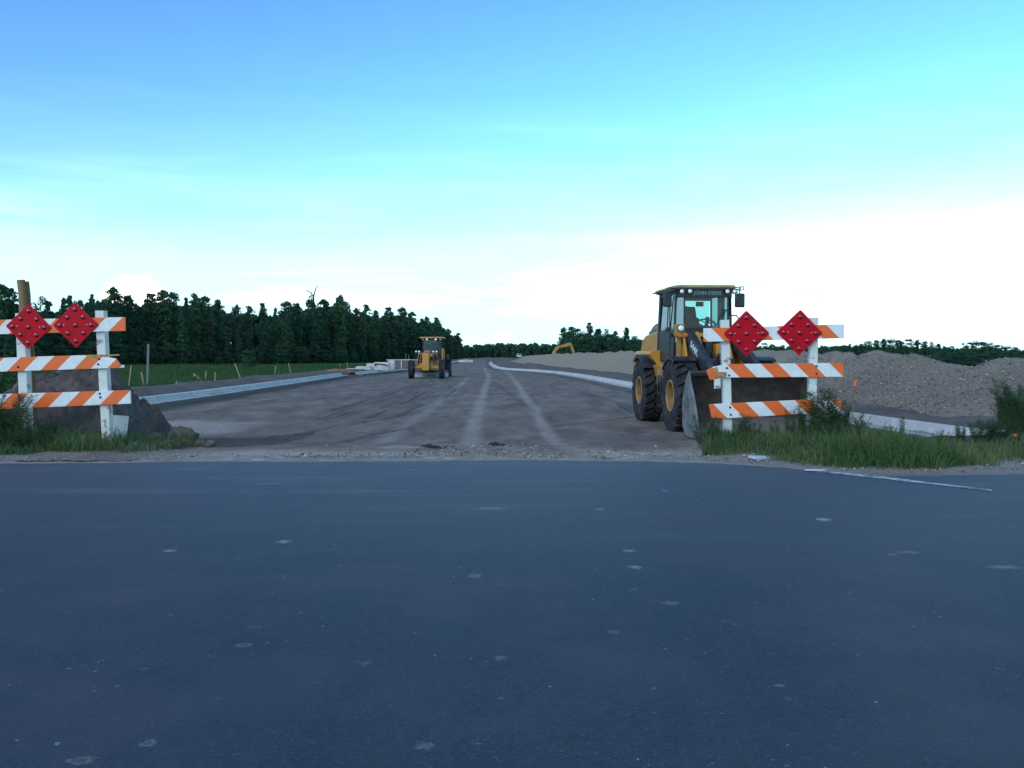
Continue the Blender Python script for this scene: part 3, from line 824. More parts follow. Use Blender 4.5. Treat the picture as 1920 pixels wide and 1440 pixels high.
lk.new(mathn(nt, lk, 'ADD', n2, n3), bp.inputs['Height']); lk.new(bp.outputs[0], bs.inputs['Normal'])
tag(link_mesh('gravel_pile', me, m), 'long grey brown gravel pile heaped behind the right kerb', 'gravel pile')
M['gravel'] = m


def scatter_stones(name, P, rad, material, label, cat):
    """P: positions, rad: radii -> one mesh of small angular stones"""
    base = np.array([(0, 0, 1), (.9, 0, .1), (0, .9, -.1), (-.9, .1, 0), (.1, -.9, .1), (0, 0, -1)], float)
    tri = np.array([(0, 1, 2), (0, 2, 3), (0, 3, 4), (0, 4, 1), (5, 2, 1), (5, 3, 2), (5, 4, 3), (5, 1, 4)])
    n = len(P)
    a = rng.uniform(0, 6.28, n)
    sc = rad[:, None, None] * rng.uniform(.6, 1.3, (n, 6, 1)) * np.array([1, 1, .65])
    v = base[None] * sc
    ca, sa = np.cos(a)[:, None], np.sin(a)[:, None]
    v = np.stack([v[..., 0] * ca - v[..., 1] * sa, v[..., 0] * sa + v[..., 1] * ca, v[..., 2]], -1) + P[:, None, :]
    f = tri[None] + (np.arange(n) * 6)[:, None, None]
    return tag(link_mesh(name, np_mesh(name, v.reshape(-1, 3), f.reshape(-1, 3)), material), label, cat, kind='stuff')


M['stone'] = mat('pale_stones', (.30, .275, .235), .9)
nt, lk, bs = nodes_of(M['stone'])
gi = nt.new('ShaderNodeNewGeometry')
lk.new(ramp(nt, lk, gi.outputs['Random Per Island'], [(0, (.09, .082, .074)), (.5, (.17, .155, .135)), (.85, (.26, .24, .21)), (1, (.50, .46, .40))]), bs.inputs['Base Color'])
# loose stones over the near slope, thicker towards its foot
sel_s = np.searchsorted(s1, 24)
ii = rng.integers(0, sel_s, 16000); jj = (rng.power(1.1, 16000) * 0 + rng.beta(1.1, 1.5, 16000) * 58).astype(int) + 3
P = np.stack([Xp[ii, jj], Yp[ii, jj], Zp[ii, jj]], -1) + rng.normal(0, .05, (16000, 3)) * np.array([1, 1, .1])
scatter_stones('gravel', P, rng.lognormal(-3.95, .38, 16000), M['stone'], 'loose pale stones lying over the slope of the gravel pile', 'gravel')
# stones along the asphalt edge and on the dirt road
n = 2600
px = rng.uniform(-4.2, 3.0, n); py = 10.72 + rng.exponential(.55, n)
keep = (py < 16) & (rng.uniform(size=n) < .38 + 2.2 * fbm(px * .9, py * 1.2, 45) + .25 * sm(px, -1.5, 0)); px, py = px[keep], py[keep]
q1, q2 = rng.normal(-.35, .6, 1100), 11.2 + np.abs(rng.normal(0, 1.5, 1100)); q3, q4 = rng.normal(-2.0, 1.2, 260), 10.8 + np.abs(rng.normal(0, .25, 260))
px, py = np.concatenate([px, q1, q3]), np.concatenate([py, q2, q4])
P = np.stack([px, py, height(px, py) + .018], -1)
scatter_stones('road_gravel', P, np.clip(rng.lognormal(-4.85, .55, len(P)), .003, .04), M['stone'], 'small pale stones scattered where the dirt road meets the asphalt', 'gravel')
n = 900
px = rng.uniform(-6, 6, n); py = rng.uniform(2.6, 10, n)
P = np.stack([px, py, 0 * px + .008], -1)
scatter_stones('road_grit', P, np.clip(rng.lognormal(-5.6, .4, n), .002, .008), M['stone'], 'grit and tiny stones scattered on the dark asphalt', 'grit')
n = 1800
px = np.concatenate([rng.uniform(-7.5, -4.2, n // 2), rng.uniform(2, 6.8, n // 2)]); py = np.interp(px, ex, eyv) + rng.exponential(.22, n)
P = np.stack([px, py, height(px, np.maximum(py, 10.7)) + .005], -1)
scatter_stones('verge_gravel', P, np.clip(rng.lognormal(-4.9, .5, n), .003, .03), M['stone'], 'sand and small stones in the strip between asphalt and grass', 'gravel')

# ------------------------------------------------------------------ dirt mound on the left
gx, gy = np.arange(-10.2, -4.6, .035), np.arange(12.2, 18.2, .035)
Xm, Ym = np.meshgrid(gx, gy)
crx = np.array([-10.2, -9.5, -8.9, -8.5, -8.1, -7.65, -7.1, -6.7, -6.45, -6.2, -5.95, -5.65]); crz = np.array([-.1, .0, .12, .45, .72, .92, .95, .90, .62, .28, .02, -.3])
hh = np.interp(Xm + .25 * fbm(Xm * 2, Ym * 2, 101), crx, crz)
d_ = np.abs(Ym - 14.6) / 1.95
Zm = hh * (1 - sm(d_, .12, 1.0)) + sm(-d_, -1.1, -.5) * (.30 * fbm(Xm * 1.5, Ym * 1.5, 102) + .30 * fbm(Xm * 3.4, Ym * 3.4, 103) + .26 * np.abs(fbm(Xm * 7, Ym * 7, 105, 3)) + .14 * fbm(Xm * 15, Ym * 15, 104, 2))
Zm -= .30 * (1 - sm(hh * (1 - sm(d_, .12, 1.0)), .0, .16))
edge_f = sm(-Xm, 4.65, 5.1) * sm(Xm, -10.2, -9.7) * sm(Ym, 12.2, 12.6) * sm(-Ym, -18.1, -17.6)
Zm = Zm * edge_f + height(Xm, Ym) * (1 - 0) * (1 - edge_f) * 1.0 + (1 - edge_f) * (-.12)
Zm = np.where(hh * (1 - sm(d_, .12, 1.0)) < .02, np.minimum(Zm, height(Xm, Ym) + .10), Zm)
h, w = Xm.shape
idx = np.arange(h * w).reshape(h, w)
fc = np.stack([idx[:-1, :-1], idx[:-1, 1:], idx[1:, 1:], idx[1:, :-1]], -1).reshape(-1, 4)
me = np_mesh('dirt_mound', np.stack([Xm, Ym, Zm], -1).reshape(-1, 3), fc, True)
M['mound'] = mat('dark_brown_soil', (.085, .068, .062), .95, spec=.15, vcol=(.135, .112, .100), vscale=2.2, detail=9, bump=.9, bscale=14)
tag(link_mesh('dirt_mound', me, M['mound']), 'dark brown dirt mound behind the left striped barricade', 'dirt mound')
def soil_z(x, y):
    i = int(round((y - 12.2) / .035)); j = int(round((x + 10.2) / .035))
    return float(Zm[i, j]) if 0 <= i < h and 0 <= j < w else float(height(x, y))
ii = rng.integers(5, len(gy) - 5, 5200); jj = rng.integers(5, len(gx) - 5, 5200); kz = Zm[ii, jj] > .06
P = np.stack([Xm[ii, jj], Ym[ii, jj], Zm[ii, jj]], -1)[kz]
M['crumb'] = mat('soil_crumbs', (.10, .082, .074), .95, vcol=(.15, .125, .11), vscale=9)
scatter_stones('soil_crumbs', P, np.clip(rng.lognormal(-3.9, .45, len(P)), .008, .07), M['crumb'], 'crumbs and lumps of soil lying over the dirt mound', 'soil')
M['clod'] = mat('crumbling_soil', (.125, .108, .090), .95, vcol=(.08, .066, .058), vscale=6, bump=.8, bscale=20)
clods = [(-5.02, 13.5, .19, 'large pale dirt clod at the foot of the dirt mound'), (-5.34, 13.3, .11, 'dirt clod wedged between the mound and the large pale clod'),
         (-4.66, 13.2, .08, 'lumpy dirt clod on the dirt road just right of the large pale clod'), (-4.95, 12.7, .07, 'small dirt clod in front of the large pale clod'),
         (-4.6, 12.1, .09, 'small dirt clod lying nearest the asphalt beside the left weeds'), (-4.35, 12.75, .07, 'smallest dirt clod at the right end of the clods')]
for k, (x, y, r, lb) in enumerate(clods):
    b = MB(); b.rock((0, 0, 0), r, seed=k + 5, sub=1, squash=(1.25, .85, .95), rough=.30)
    o = b.build('dirt_clod', M['clod'], smooth=60); sb_ = o.modifiers.new('sub', 'SUBSURF'); sb_.subdivision_type = 'SIMPLE'; sb_.levels = sb_.render_levels = 3; o.location = (x, y, max(soil_z(x, y), float(height(x, y)) + .01) + r * .45)
    md = o.modifiers.new('lump', 'DISPLACE'); tx = bpy.data.textures.new('lumps', 'CLOUDS'); tx.noise_scale = r * .6; md.texture = tx; md.strength = r * .55
    tag(o, lb, 'dirt clod', 'dirt clods beside the mound')

# ------------------------------------------------------------------ barricades
def stripe_mat(name, sgn, q0, period):
    """retroreflective sheeting: orange and white bands at 45 degrees, scuffed"""
    m = bpy.data.materials.new(name); m.use_nodes = True
    nt, lk, bs = nodes_of(m)
    t = nt.new('ShaderNodeTexCoord'); sp = nt.new('ShaderNodeSeparateXYZ'); lk.new(t.outputs['Object'], sp.inputs[0])
    q = mathn(nt, lk, 'ADD', sp.outputs[0], mathn(nt, lk, 'MULTIPLY', sp.outputs[2], sgn))
    q = mathn(nt, lk, 'DIVIDE', mathn(nt, lk, 'SUBTRACT', q, q0), period)
    f = mathn(nt, lk, 'LESS_THAN', mathn(nt, lk, 'FRACT', q), .5)
    n1, n2 = noise(nt, lk, t.outputs['Object'], 5, 6, .7), noise(nt, lk, t.outputs['Object'], 30, 5, .7)
    wh = ramp(nt, lk, n1, [(.35, (.80, .80, .79)), (.75, (.60, .59, .57))])
    og = ramp(nt, lk, n1, [(.35, (.90, .135, .010)), (.75, (.68, .12, .018))])
    c = mixc(nt, lk, f, wh, og)
    c = mixc(nt, lk, ramp(nt, lk, n2, [(.60, 0.0), (.68, .60)]), c, (.27, .22, .17))
    mw = nt.new('ShaderNodeMapping'); mw.inputs['Scale'].default_value = (1.5, 1, 26); lk.new(t.outputs['Object'], mw.inputs[0])
    c = mixc(nt, lk, ramp(nt, lk, noise(nt, lk, mw.outputs[0], 2.2, 6, .7), [(.58, 0.0), (.68, .40)]), c, (.36, .30, .25))
    lk.new(c, bs.inputs['Base Color']); bs.inputs['Roughness'].default_value = .38
    return m


def slab(name, pts, d, thick, mt, parent, org, back=0.0, bev=.003, label=None):
    """board whose front outline is the pixel polygon pts seen at distance d"""
    P = [at(x, y, d) - org for x, y in pts]
    b = MB(); n = len(P)
    y0 = back
    vs = [(p.x, y0, p.z) for p in P] + [(p.x, y0 + thick, p.z) for p in P]
    b.add(vs, [tuple(range(n)), tuple(range(n, 2 * n))[::-1]] + [(i, (i + 1) % n, n + (i + 1) % n, n + i) for i in range(n)])
    return b.build(name, mt, parent, bev=bev, smooth=30, label=label)


def diamond_panel(parent, c, tilt):
    s = .227; r = .022
    pts = []
    for qx, qz, a0 in ((s, s, 0), (-s, s, 90), (-s, -s, 180), (s, -s, 270)):
        for k in range(5):
            a = R(a0 + 22.5 * k)
            pts.append((qx - math.copysign(r, qx) + r * math.cos(a), qz - math.copysign(r, qz) + r * math.sin(a)))
    b = MB(); b.M = Matrix.Rotation(R(45 + tilt), 4, 'Y')
    b.prism(pts, -.004, .004, 'y')
    o = b.build('reflector_panel', M['red'], parent, bev=.0015); o.location = c
    for i in (-1, 0, 1):
        for j in (-1, 0, 1):
            l = MB(); l.lathe([(.036, 0), (.036, -.005), (.031, -.008), (.027, -.016), (.017, -.023), (0.0005, -.026)], n=16, axis='y')
            q = l.build('reflector_button', M['red_bulb'], o, smooth=60)
            q.location = Matrix.Rotation(R(45 + tilt), 4, 'Y') @ Vector((i * .157, -.004, j * .157))
    for sx in (-1, 1):
        l = MB(); l.lathe([(.011, 0), (.011, -.005), (.006, -.009), (.0004, -.010)], n=10, axis='y')
        q = l.build('bolt', M['bolt'], o, smooth=50); q.location = Matrix.Rotation(R(tilt), 4, 'Y') @ Vector((sx * .162, -.004, .002))
    return o


def post(name, top, bot, d, wpx, parent, org, back=.045):
    a, b_ = at(top[0], top[1], d) - org, at(bot[0], bot[1], d) - org
    b_.z = min(b_.z, -.12)
    w = wpx / F * d / 2
    b = MB()
    vs = []
    for p in (b_, a):
        vs += [(p.x - w, back, p.z), (p.x + w, back, p.z), (p.x + w, back + 2 * w, p.z), (p.x - w, back + 2 * w, p.z)]
    b.add(vs, [(0, 1, 2, 3), (4, 7, 6, 5), (0, 4, 5, 1), (1, 5, 6, 2), (2, 6, 7, 3), (3, 7, 4, 0)])
    return b.build(name, M['white_post'], parent, bev=.006)


def bolts(parent, d, org, pts, dark=True):
    for x, y in pts:
        p = at(x, y, d) - org
        l = MB(); l.lathe([(.016, 0), (.016, -.004), (.009, -.012), (.0004, -.013)], n=10, axis='y')
        q = l.build('bolt', M['rust_bolt' if dark else 'bolt'], parent, smooth=50); q.location = (p.x, -.001, p.z)


# left barricade
dL = 12.45
orgL = Vector((at(118, 700, dL).x, dL, .03))
bl = thing('barricade', 'striped wooden barricade left of the road entrance, cut by the left edge of the photo', 'barricade', orgL, group='striped barricades closing the dirt road')
kx = lambda px, d: (px - 960) / F * d
def q0_of(px, py, d, sgn, org): p = at(px, py, d) - org; return p.x + sgn * p.z
post('post', (33, 587), (44, 815), dL, 17, bl, orgL)
post('post', (183, 582), (197, 824), dL, 16.5, bl, orgL)
r1 = slab('rail', [(-160, 603), (233.5, 594.5), (234.5, 620.5), (-160, 631)], dL, .032, stripe_mat('stripes_left_top', -1, q0_of(229.5, 595, dL, -1, orgL), .456), bl, orgL)
r2 = slab('rail', [(-160, 675), (0, 671), (100, 667.5), (158, 666), (166, 669), (176, 676), (186, 669), (200, 669.5), (216, 672), (223, 680), (226, 686), (219, 690), (0, 697), (-160, 701)], dL, .032, stripe_mat('stripes_left_middle', -1, q0_of(13.2, 696, dL, -1, orgL), .456), bl, orgL)
r3 = slab('rail', [(-160, 743), (0, 739), (244, 731.5), (245, 757), (0, 767), (-160, 772)], dL, .032, stripe_mat('stripes_left_bottom', -1, q0_of(59.4, 763.5, dL, -1, orgL), .463), bl, orgL)
slab('splinter', [(157, 665.5), (222, 664), (224, 666.5), (186, 669.5), (182, 678), (176, 676), (166, 669)], dL, .018, M['wood_raw'], bl, orgL, back=.006, bev=0)
slab('splinter', [(214, 686), (232, 684), (232, 689), (216, 690.5)], dL, .012, M['white_post'], bl, orgL, back=.012, bev=0)
for (cx_p, cy_p, tl) in ((54.6, 612.8, 2), (142.7, 609.5, -1)):
    p = at(cx_p, cy_p, dL) - orgL
    diamond_panel(bl, (p.x, -.014, p.z), tl)
bolts(bl, dL, orgL, [(34, 688), (184, 683), (186, 673), (187, 738), (188, 745), (35, 745), (36, 758)])

# right barricade
dR = 12.35
orgR = Vector((at(1447, 700, dR).x, dR, .03))
br = thing('barricade', 'striped wooden barricade standing in tall weeds in front of the loader bucket', 'barricade', orgR, group='striped barricades closing the dirt road')
post('post', (1361.5, 599.5), (1369, 822), dR, 15, br, orgR)
post('post', (1530, 595), (1524.5, 820), dR, 14.5, br, orgR)
post('brace', (1519, 760), (1517, 824), dR + .25, 6, br, orgR, back=.3)
slab('rail', [(1319.5, 615.5), (1582.5, 608), (1582.5, 634), (1319.5, 641)], dR, .032, stripe_mat('stripes_right_top', 1, q0_of(1333.7, 615, dR, 1, orgR), .470), br, orgR)
slab('rail', [(1324.5, 695), (1337, 688), (1353, 684.5), (1370, 682.5), (1582, 680.5), (1582, 706.5), (1367, 708), (1352, 708), (1337, 712), (1331, 712)], dR, .032, stripe_mat('stripes_right_middle', 1, q0_of(1426.5, 682, dR, 1, orgR), .484), br, orgR)
slab('rail', [(1329.5, 758), (1500, 750), (1522, 749.5), (1536, 756), (1548, 770), (1546, 775), (1500, 776.5), (1361, 784.5), (1335, 784)], dR, .032, stripe_mat('stripes_right_bottom', 1, q0_of(1430, 754.5, dR, 1, orgR), .476), br, orgR)
slab('broken_board', [(1548, 750), (1579, 749), (1583, 754), (1582, 776), (1566, 780), (1552, 768)], dR, .025, stripe_mat('stripes_right_broken', 1, q0_of(1562, 750, dR, 1, orgR), .476), br, orgR, back=.09, label='bent broken end of the bottom rail')
slab('broken_board', [(1339.5, 707), (1351, 707.5), (1351.5, 728.5), (1339.5, 728.5)], dR, .02, M['white_post'], br, orgR, back=.005, bev=0)
slab('splinter', [(1337.5, 690), (1344, 688), (1347, 697), (1361.5, 698), (1361, 707), (1341, 707.5), (1338, 702)], dR, .012, M['wood_raw'], br, orgR, back=-.013, bev=0)
for (cx_p, cy_p, tl) in ((1399.3, 625.3, -1), (1498.7, 623.7, 1.5)):
    p = at(cx_p, cy_p, dR) - orgR
    diamond_panel(br, (p.x, -.014, p.z), tl)
bolts(br, dR, orgR, [(1363, 690), (1367, 704), (1530.5, 686.5), (1531, 701), (1369, 764), (1370, 777.5)])

# round wooden poles behind the left barricade
for name, lb, t, b_, d, r in (('wooden_pole', 'taller weathered round wooden pole standing behind the left barricade', (39, 525), (63, 800), 12.75, .056),
                              ('wooden_pole', 'slightly shorter wooden pole strapped against the right side of the taller pole', (48.5, 528), (70, 800), 12.86, .044)):
    A, B = at(*t, d), at(*b_, d)
    A.z, B.z = A.z, min(B.z, -.1)
    k = MB(); n = 12
    P_ = [B.lerp(A, i / n) + Vector((.006 * math.sin(i * 1.3), .006 * math.cos(i * 1.7), 0)) for i in range(n + 1)]
    k.tube([p - B for p in P_], [r * (1.05 - .08 * i / n) for i in range(n + 1)], 14)
    o = k.build(name, M['wood_old'], smooth=45); o.location = B
    tag(o, lb, 'pole', 'wooden poles behind the left barricade')

# boards lying about in the weeds on the left
b = MB(); b.box((0, 0, .17), (.26, .022, .36), rot=(R(-8), R(4), R(6)))
o = b.build('white_board', M['white_post'], bev=.004); o.location = at(222, 826, 12.85).xy.to_3d() + Vector((0, 0, .04))
tag(o, 'broken piece of white painted board leaning beside the right post of the left barricade', 'board')
b = MB(); b.box((0, 0, .05), (1.5, .03, .13), rot=(R(-15), R(1), 0))
o = b.build('white_board', M['white_post'], bev=.004); o.location = Vector((at(-25, 800, 12.9).x, 12.9, .22))
tag(o, 'long white board lying in the weeds at the left edge of the photo', 'board')
b = MB(); b.box((0, 0, 0), (.24, .14, .02), rot=(R(6), R(3), R(20)))
o = b.build('paper_scrap', mat('pale_scrap', (.5, .54, .60), .6)); o.location = on_ground(1427, 862, .02) + Vector((0, .05, .02))
tag(o, 'small pale scrap lying at the edge of the grass under the right barricade', 'litter')
b = MB(); b.prism([(-.12, -.02), (-.02, -.05), (.10, -.03), (.13, .01), (.03, .035), (-.09, .03)], 0, .008, 'z')
o = b.build('paper_scrap', mat('white_scrap', (.55, .56, .58), .6)); o.location = on_ground(1530, 883, .02) + Vector((0, .03, .004))
tag(o, 'bright white flat scrap where the edge line meets the sandy verge', 'litter')
# dark sticks and tar scraps on the dirt where it meets the asphalt
for k, (px_, py_, ln, an, lb) in enumerate([(800, 841, .20, 4, 'dark flattened strip lying on the dirt road left of its pale wheel track'), (925, 826, .16, -28, 'dark torn strip on the pale wheel track near the asphalt'),
                                    (938, 832, .15, -14, 'longer dark strip trailing right of the torn strip'), (815, 845, .22, 12, 'short dark strip just below the flattened strip')]):
    p = on_ground(px_, py_, -.05); z = float(height(p.x, p.y))
    k2 = MB(); n = 5; rq = random.Random(k)
    for seg in range(6):
        a_ = R(an + rq.uniform(-55, 55)); ox, oy = rq.uniform(-.5, .5) * ln, rq.uniform(-.5, .5) * ln * .6; l2 = ln * rq.uniform(.3, .8)
        P_ = [Vector((ox + math.cos(a_) * l2 * (i / n - .5) * 1.4, oy + math.sin(a_) * l2 * (i / n - .5) + rq.uniform(-.02, .02), .010 + rq.uniform(0, .03))) for i in range(n + 1)]
        k2.tube(P_, [rq.uniform(.004, .016) for i in range(n + 1)], 5)
    o = k2.build('debris_strip', M['rust_bolt'], smooth=40); o.location = (p.x, p.y, z + .015)
    tag(o, lb, 'debris', 'dark scraps where the dirt meets the asphalt')

# ------------------------------------------------------------------ survey stakes
def stake(px_t, py_t, px_b, py_b, lb, z=0.0, wpx=None, mt=None, name='survey_stake', dd=None, w=.045, flag=None, cat='stake', group='wooden survey stakes'):
    B = on_ground(px_b, py_b, z) if dd is None else at(px_b, py_b, dd)
    A = at(px_t, py_t, B.y)
    t = thing(name, lb, cat, B, group=group)
    k = MB(); v = A - B
    ax = v.normalized(); sx = Vector((1, 0, 0)); sx = (sx - ax * sx.dot(ax)).normalized(); sy = ax.cross(sx)
    vs = []
    lo_ = -ax * .15
    for p in (lo_, v):
        vs += [p - sx * w / 2 - sy * .012, p + sx * w / 2 - sy * .012, p + sx * w / 2 + sy * .012, p - sx * w / 2 + sy * .012]
    k.add(vs, [(0, 1, 2, 3), (4, 7, 6, 5), (0, 4, 5, 1), (1, 5, 6, 2), (2, 6, 7, 3), (3, 7, 4, 0)])
    k.build('shaft', mt or M['lath'], t)
    if flag:
        f = MB(); rr = random.Random(px_b)
        for q in range(3):
            c0 = v * flag; f.sheet([[c0 + Vector((rr.uniform(-.03, .02) - .012 * i, -.02 - .01 * q, .03 - .045 * i)), c0 + Vector((rr.uniform(.02, .06) - .02 * i, -.03 + .01 * q, .02 - .045 * i))] for i in range(4)])
        f.build('ribbon', M['ribbon'], t)
    return t


stake(246, 685, 242, 719, 'tall pale stake in the grass just right of the left barricade')
stake(265, 697, 270, 726, 'greyish stake between the tall pale stake and the grey marker post')
stake(386, 696, 385, 719, 'upright stake touching the foot of the leaning ribbon lath')
stake(403, 698, 403, 719, 'thin stake just right of the upright stake')
stake(440, 681, 453, 715, 'leaning stake in front of the small field bush')
stake(517, 686, 515, 705, 'pale stake halfway between the field bush and the red clay heap')
stake(541, 681, 546, 703, 'slightly leaning stake left of the red clay heap')
stake(119, 694, 121, 712, 'stake seen above the dirt mound between the barricade posts')
stake(331, 715, 330, 727, 'very short stake in the dirt beside the near end of the left kerb', w=.05)
stake(637.5, 682, 638, 692, 'thin stake standing over the red clay heap')
stake(651, 679, 651, 691, 'white topped stake at the left end of the concrete slabs')
stake(761, 662, 761, 682, 'thin stake seen above the form wall left of the grader', w=.06)
stake(766.5, 666, 766.5, 682, 'thin shorter stake right beside the grader wheel and form wall', w=.06)
stake(840, 664, 840, 681, 'thin stake seen just right of the grader cab', w=.06)
stake(363, 700, 383, 718, 'lath leaning left with an orange ribbon at its tip', w=.035, flag=.93)
stake(278, 645, 276, 725, 'grey round topped marker post standing in the green field', mt=M['delineator'], name='marker_post', w=.085, cat='marker post', group=None)
# orange ribbons on the right
def ribbon(px0, py0, d, lb, s=1.0, seed=1):
    f = MB(); rr = random.Random(seed)
    p = at(px0, py0, d)
    f.sheet([[Vector((-.03 + .05 * i + rr.uniform(-.02, .02), 0, .10 - .07 * i)) * s, Vector((.035 + .03 * i + rr.uniform(-.02, .02), .03 * math.sin(i), .11 - .06 * i)) * s] for i in range(5)])
    f.sheet([[Vector((.03 - .02 * i, -.02, .12 - .09 * i)) * s, Vector((.09 - .05 * i + rr.uniform(-.02, .02), .02, .12 - .08 * i)) * s] for i in range(4)])
    o = f.build('orange_ribbon', M['ribbon']); o.location = p
    return tag(o, lb, 'ribbon', 'orange ribbons near the right kerb')


def flag_stake(pt, pb, lb, **k): return stake(pt[0], pt[1], pb[0], pb[1], lb, flag=.9, **k)
flag_stake((1604, 706), (1598, 782), 'orange ribbon on a thin stake standing before the gravel slope', w=.014, z=-.05, mt=M['wood_old'])
flag_stake((1858, 813), (1857, 838), 'orange ribbon on a low stake left of the far right kerb end', w=.03, dd=13.4)
flag_stake((1899, 814), (1895, 838), 'orange ribbon on a low stake at the far right kerb end', w=.03, dd=13.5)

# ------------------------------------------------------------------ building materials beside the far kerb
def block(name, lb, c, d, mt, rz=0, cat='slab', group=None, top=None, bev=.02):
    b = MB(); b.box((0, 0, d[2] / 2), d, top=top)
    o = b.build(name, mt, bev=bev); o.location = c; o.rotation_euler = (0, 0, rz)
    return tag(o, lb, cat, group)
g_ = 'precast concrete pieces stacked beside the left kerb'
def gp(px, d): return (px - 960) / F * d
block('concrete_slab', 'low flat concrete slab at the left end of the precast pieces', (gp(664, 76), 76, .0), (1.25, .9, .22), M['precast'], .15, group=g_)
block('concrete_slab', 'tilted concrete slab second from the left of the precast pieces', (gp(683, 78), 78, .05), (1.5, 1.0, .32), M['precast'], -.1, group=g_, top=(.8, .9))
block('concrete_slab', 'middle concrete slab with a sloping top among the precast pieces', (gp(697, 80), 80, .0), (1.1, 1.0, .60), M['precast'], .05, group=g_, top=(.7, .9))
t = thing('concrete_trough', 'white concrete piece with a dark hose drooping over it', 'concrete piece', (gp(717, 79), 79, 0), 0, g_)
b = MB(); b.box((0, 0, .36), (1.35, .9, .72)); b.build('block', M['precast'], t, bev=.02)
b = MB(); b.tube([(-.62, -.49, .52), (-.5, -.5, .58), (-.2, -.5, .56), (.2, -.5, .52), (.5, -.5, .44), (.56, -.49, .38)], .045, 8); b.tube([(-.62, -.49, .46), (-.45, -.5, .47)], .06, 8); b.build('hose', M['rubber'], t, smooth=50)
block('concrete_slab', 'upright concrete slab between the hose draped piece and the form wall', (gp(735, 82), 82, 0), (.5, .9, .86), M['precast'], 0, group=g_)
t = thing('form_wall', 'long brown board form wall with pale top rail beside the grader', 'form wall', (gp(762, 88), 88, 0))
b = MB(); b.box((0, 0, .42), (3.6, .5, .84)); b.build('panel', M['form'], t, bev=.01)
b = MB(); b.box((0, 0, .89), (3.9, .62, .09)); b.build('top_rail', M['precast'], t, bev=.01)
b = MB(); [b.box((x, -.29, .42), (.09, .08, .8)) for x in (-1.75, -.45, .75, 1.75)]; b.build('batten', M['precast'], t)
block('concrete_slab', 'pale slab lying far along the left kerb beyond the grader', (gp(873, 185), 185, 0), (3.0, 1.0, .5), M['precast'], .1, group=g_)
b = MB(); b.rock((0, 0, 0), 1, seed=3, sub=3, squash=(1.35, .7, .26), rough=.06)
o = b.build('clay_heap', M['clay'], smooth=60); o.location = (gp(634, 68), 68, .02)
tag(o, 'low heap of red clay left of the concrete slabs', 'clay heap')

# ------------------------------------------------------------------ trees
def leaf_cloud(centres, radii, n_per, size, seed, flat=.55):
    r = np.random.default_rng(seed)
    V = []
    for c, rad in zip(centres, radii):
        n = n_per
        d = r.normal(size=(n, 3)); d /= np.linalg.norm(d, axis=1)[:, None]
        rr = r.uniform(.35, 1.0, n) ** .6
        p = np.array(c) + d * (rr * rad)[:, None] * np.array([1, 1, flat])
        a = r.normal(size=(n, 3)); a /= np.linalg.norm(a, axis=1)[:, None]
        b = np.cross(a, r.normal(size=(n, 3))); b /= np.linalg.norm(b, axis=1)[:, None]
        s = size * r.uniform(.5, 1.35, n)[:, None]
        a, b = a * s, b * s * .6
        V.append(np.stack([p - a, p + b, p + a * .9, p - b], 1))
    V = np.concatenate(V).reshape(-1, 3)
    F_ = np.arange(len(V)).reshape(-1, 4)
    return V, F_


def tree_parts(seed, H, kind):
    r = np.random.default_rng(seed)
    lean = r.uniform(-.4, .4, 2)
    def axis(t): return np.array([lean[0] * t * t * 1.2 + .15 * math.sin(t * 5 + seed), lean[1] * t * t, t * H])
    cs, rs = [], []
    limbs = []
    if kind == 'cypress':
        top_w = r.uniform(1.5, 2.2); t0 = r.uniform(.72, .84); ph = r.uniform(0, 6)
        for t in np.linspace(.05, .985, 36):
            if t > t0: wdt = top_w * math.sqrt(max(.03, 1 - ((t - t0) / (1.0 - t0)) ** 2))
            else: wdt = 1.35 + .45 * math.sin(t * 11 + ph) + .3 * math.sin(t * 23 + 2 * ph)
            if t0 - .10 < t < t0 - .02 and seed % 2: wdt *= .5
            for k in range(r.integers(3, 6)):
                a = r.uniform(0, 6.28); L_ = wdt * r.uniform(.45, 1.0)
                base = axis(t); tip = base + np.array([math.cos(a) * L_, math.sin(a) * L_, r.uniform(-.25, .35) - .15 * L_])
                for f in (.45, .85):
                    cs.append(base + (tip - base) * f + r.normal(0, .08, 3)); rs.append(r.uniform(.26, .48) * (1.15 - .3 * f))
                if k == 0: limbs.append((base, tip))
    elif kind == 'spire':
        for t in np.linspace(.05, 1.0, 34):
            wdt = (2.0 * (1.04 - t) ** .8 + .12) * r.uniform(.8, 1.15)
            for k in range(5):
                a = r.uniform(0, 6.28); q = wdt * r.uniform(.35, 1)
                cs.append(axis(t) + np.array([math.cos(a) * q, math.sin(a) * q, r.uniform(-.2, .2)])); rs.append(r.uniform(.30, .5) * (1.15 - .5 * t))
    else:
        for k in range(46):
            t = r.uniform(.12, 1); a = r.uniform(0, 6.28)
            wdt = 3.0 * math.sqrt(max(.05, 1 - ((t - .5) / .56) ** 2)); q = wdt * r.uniform(.45, 1)
            c = np.array([math.cos(a) * q, math.sin(a) * q, t * H]); cs.append(c); rs.append(r.uniform(.8, 1.25))
            if k % 4 == 0: limbs.append((axis(t * .7), c))
    V, F_ = leaf_cloud(cs, rs, {'cypress': 28, 'spire': 40, 'hardwood': 130}[kind], .17 if kind != 'hardwood' else .19, seed + 50, .75)
    crown = np_mesh('crown', V, F_)
    b = MB()
    b.tube([axis(t) for t in np.linspace(0, .97, 9)], [.20 * (1.08 - t) + .02 for t in np.linspace(0, .97, 9)], 6)
    for a_, c_ in limbs[::2]: b.tube([a_, (np.array(a_) + np.array(c_)) / 2 + np.array([0, 0, .1]), c_], [.05, .035, .015], 4, caps=False)
    return crown, b.mesh('trunk', 60)


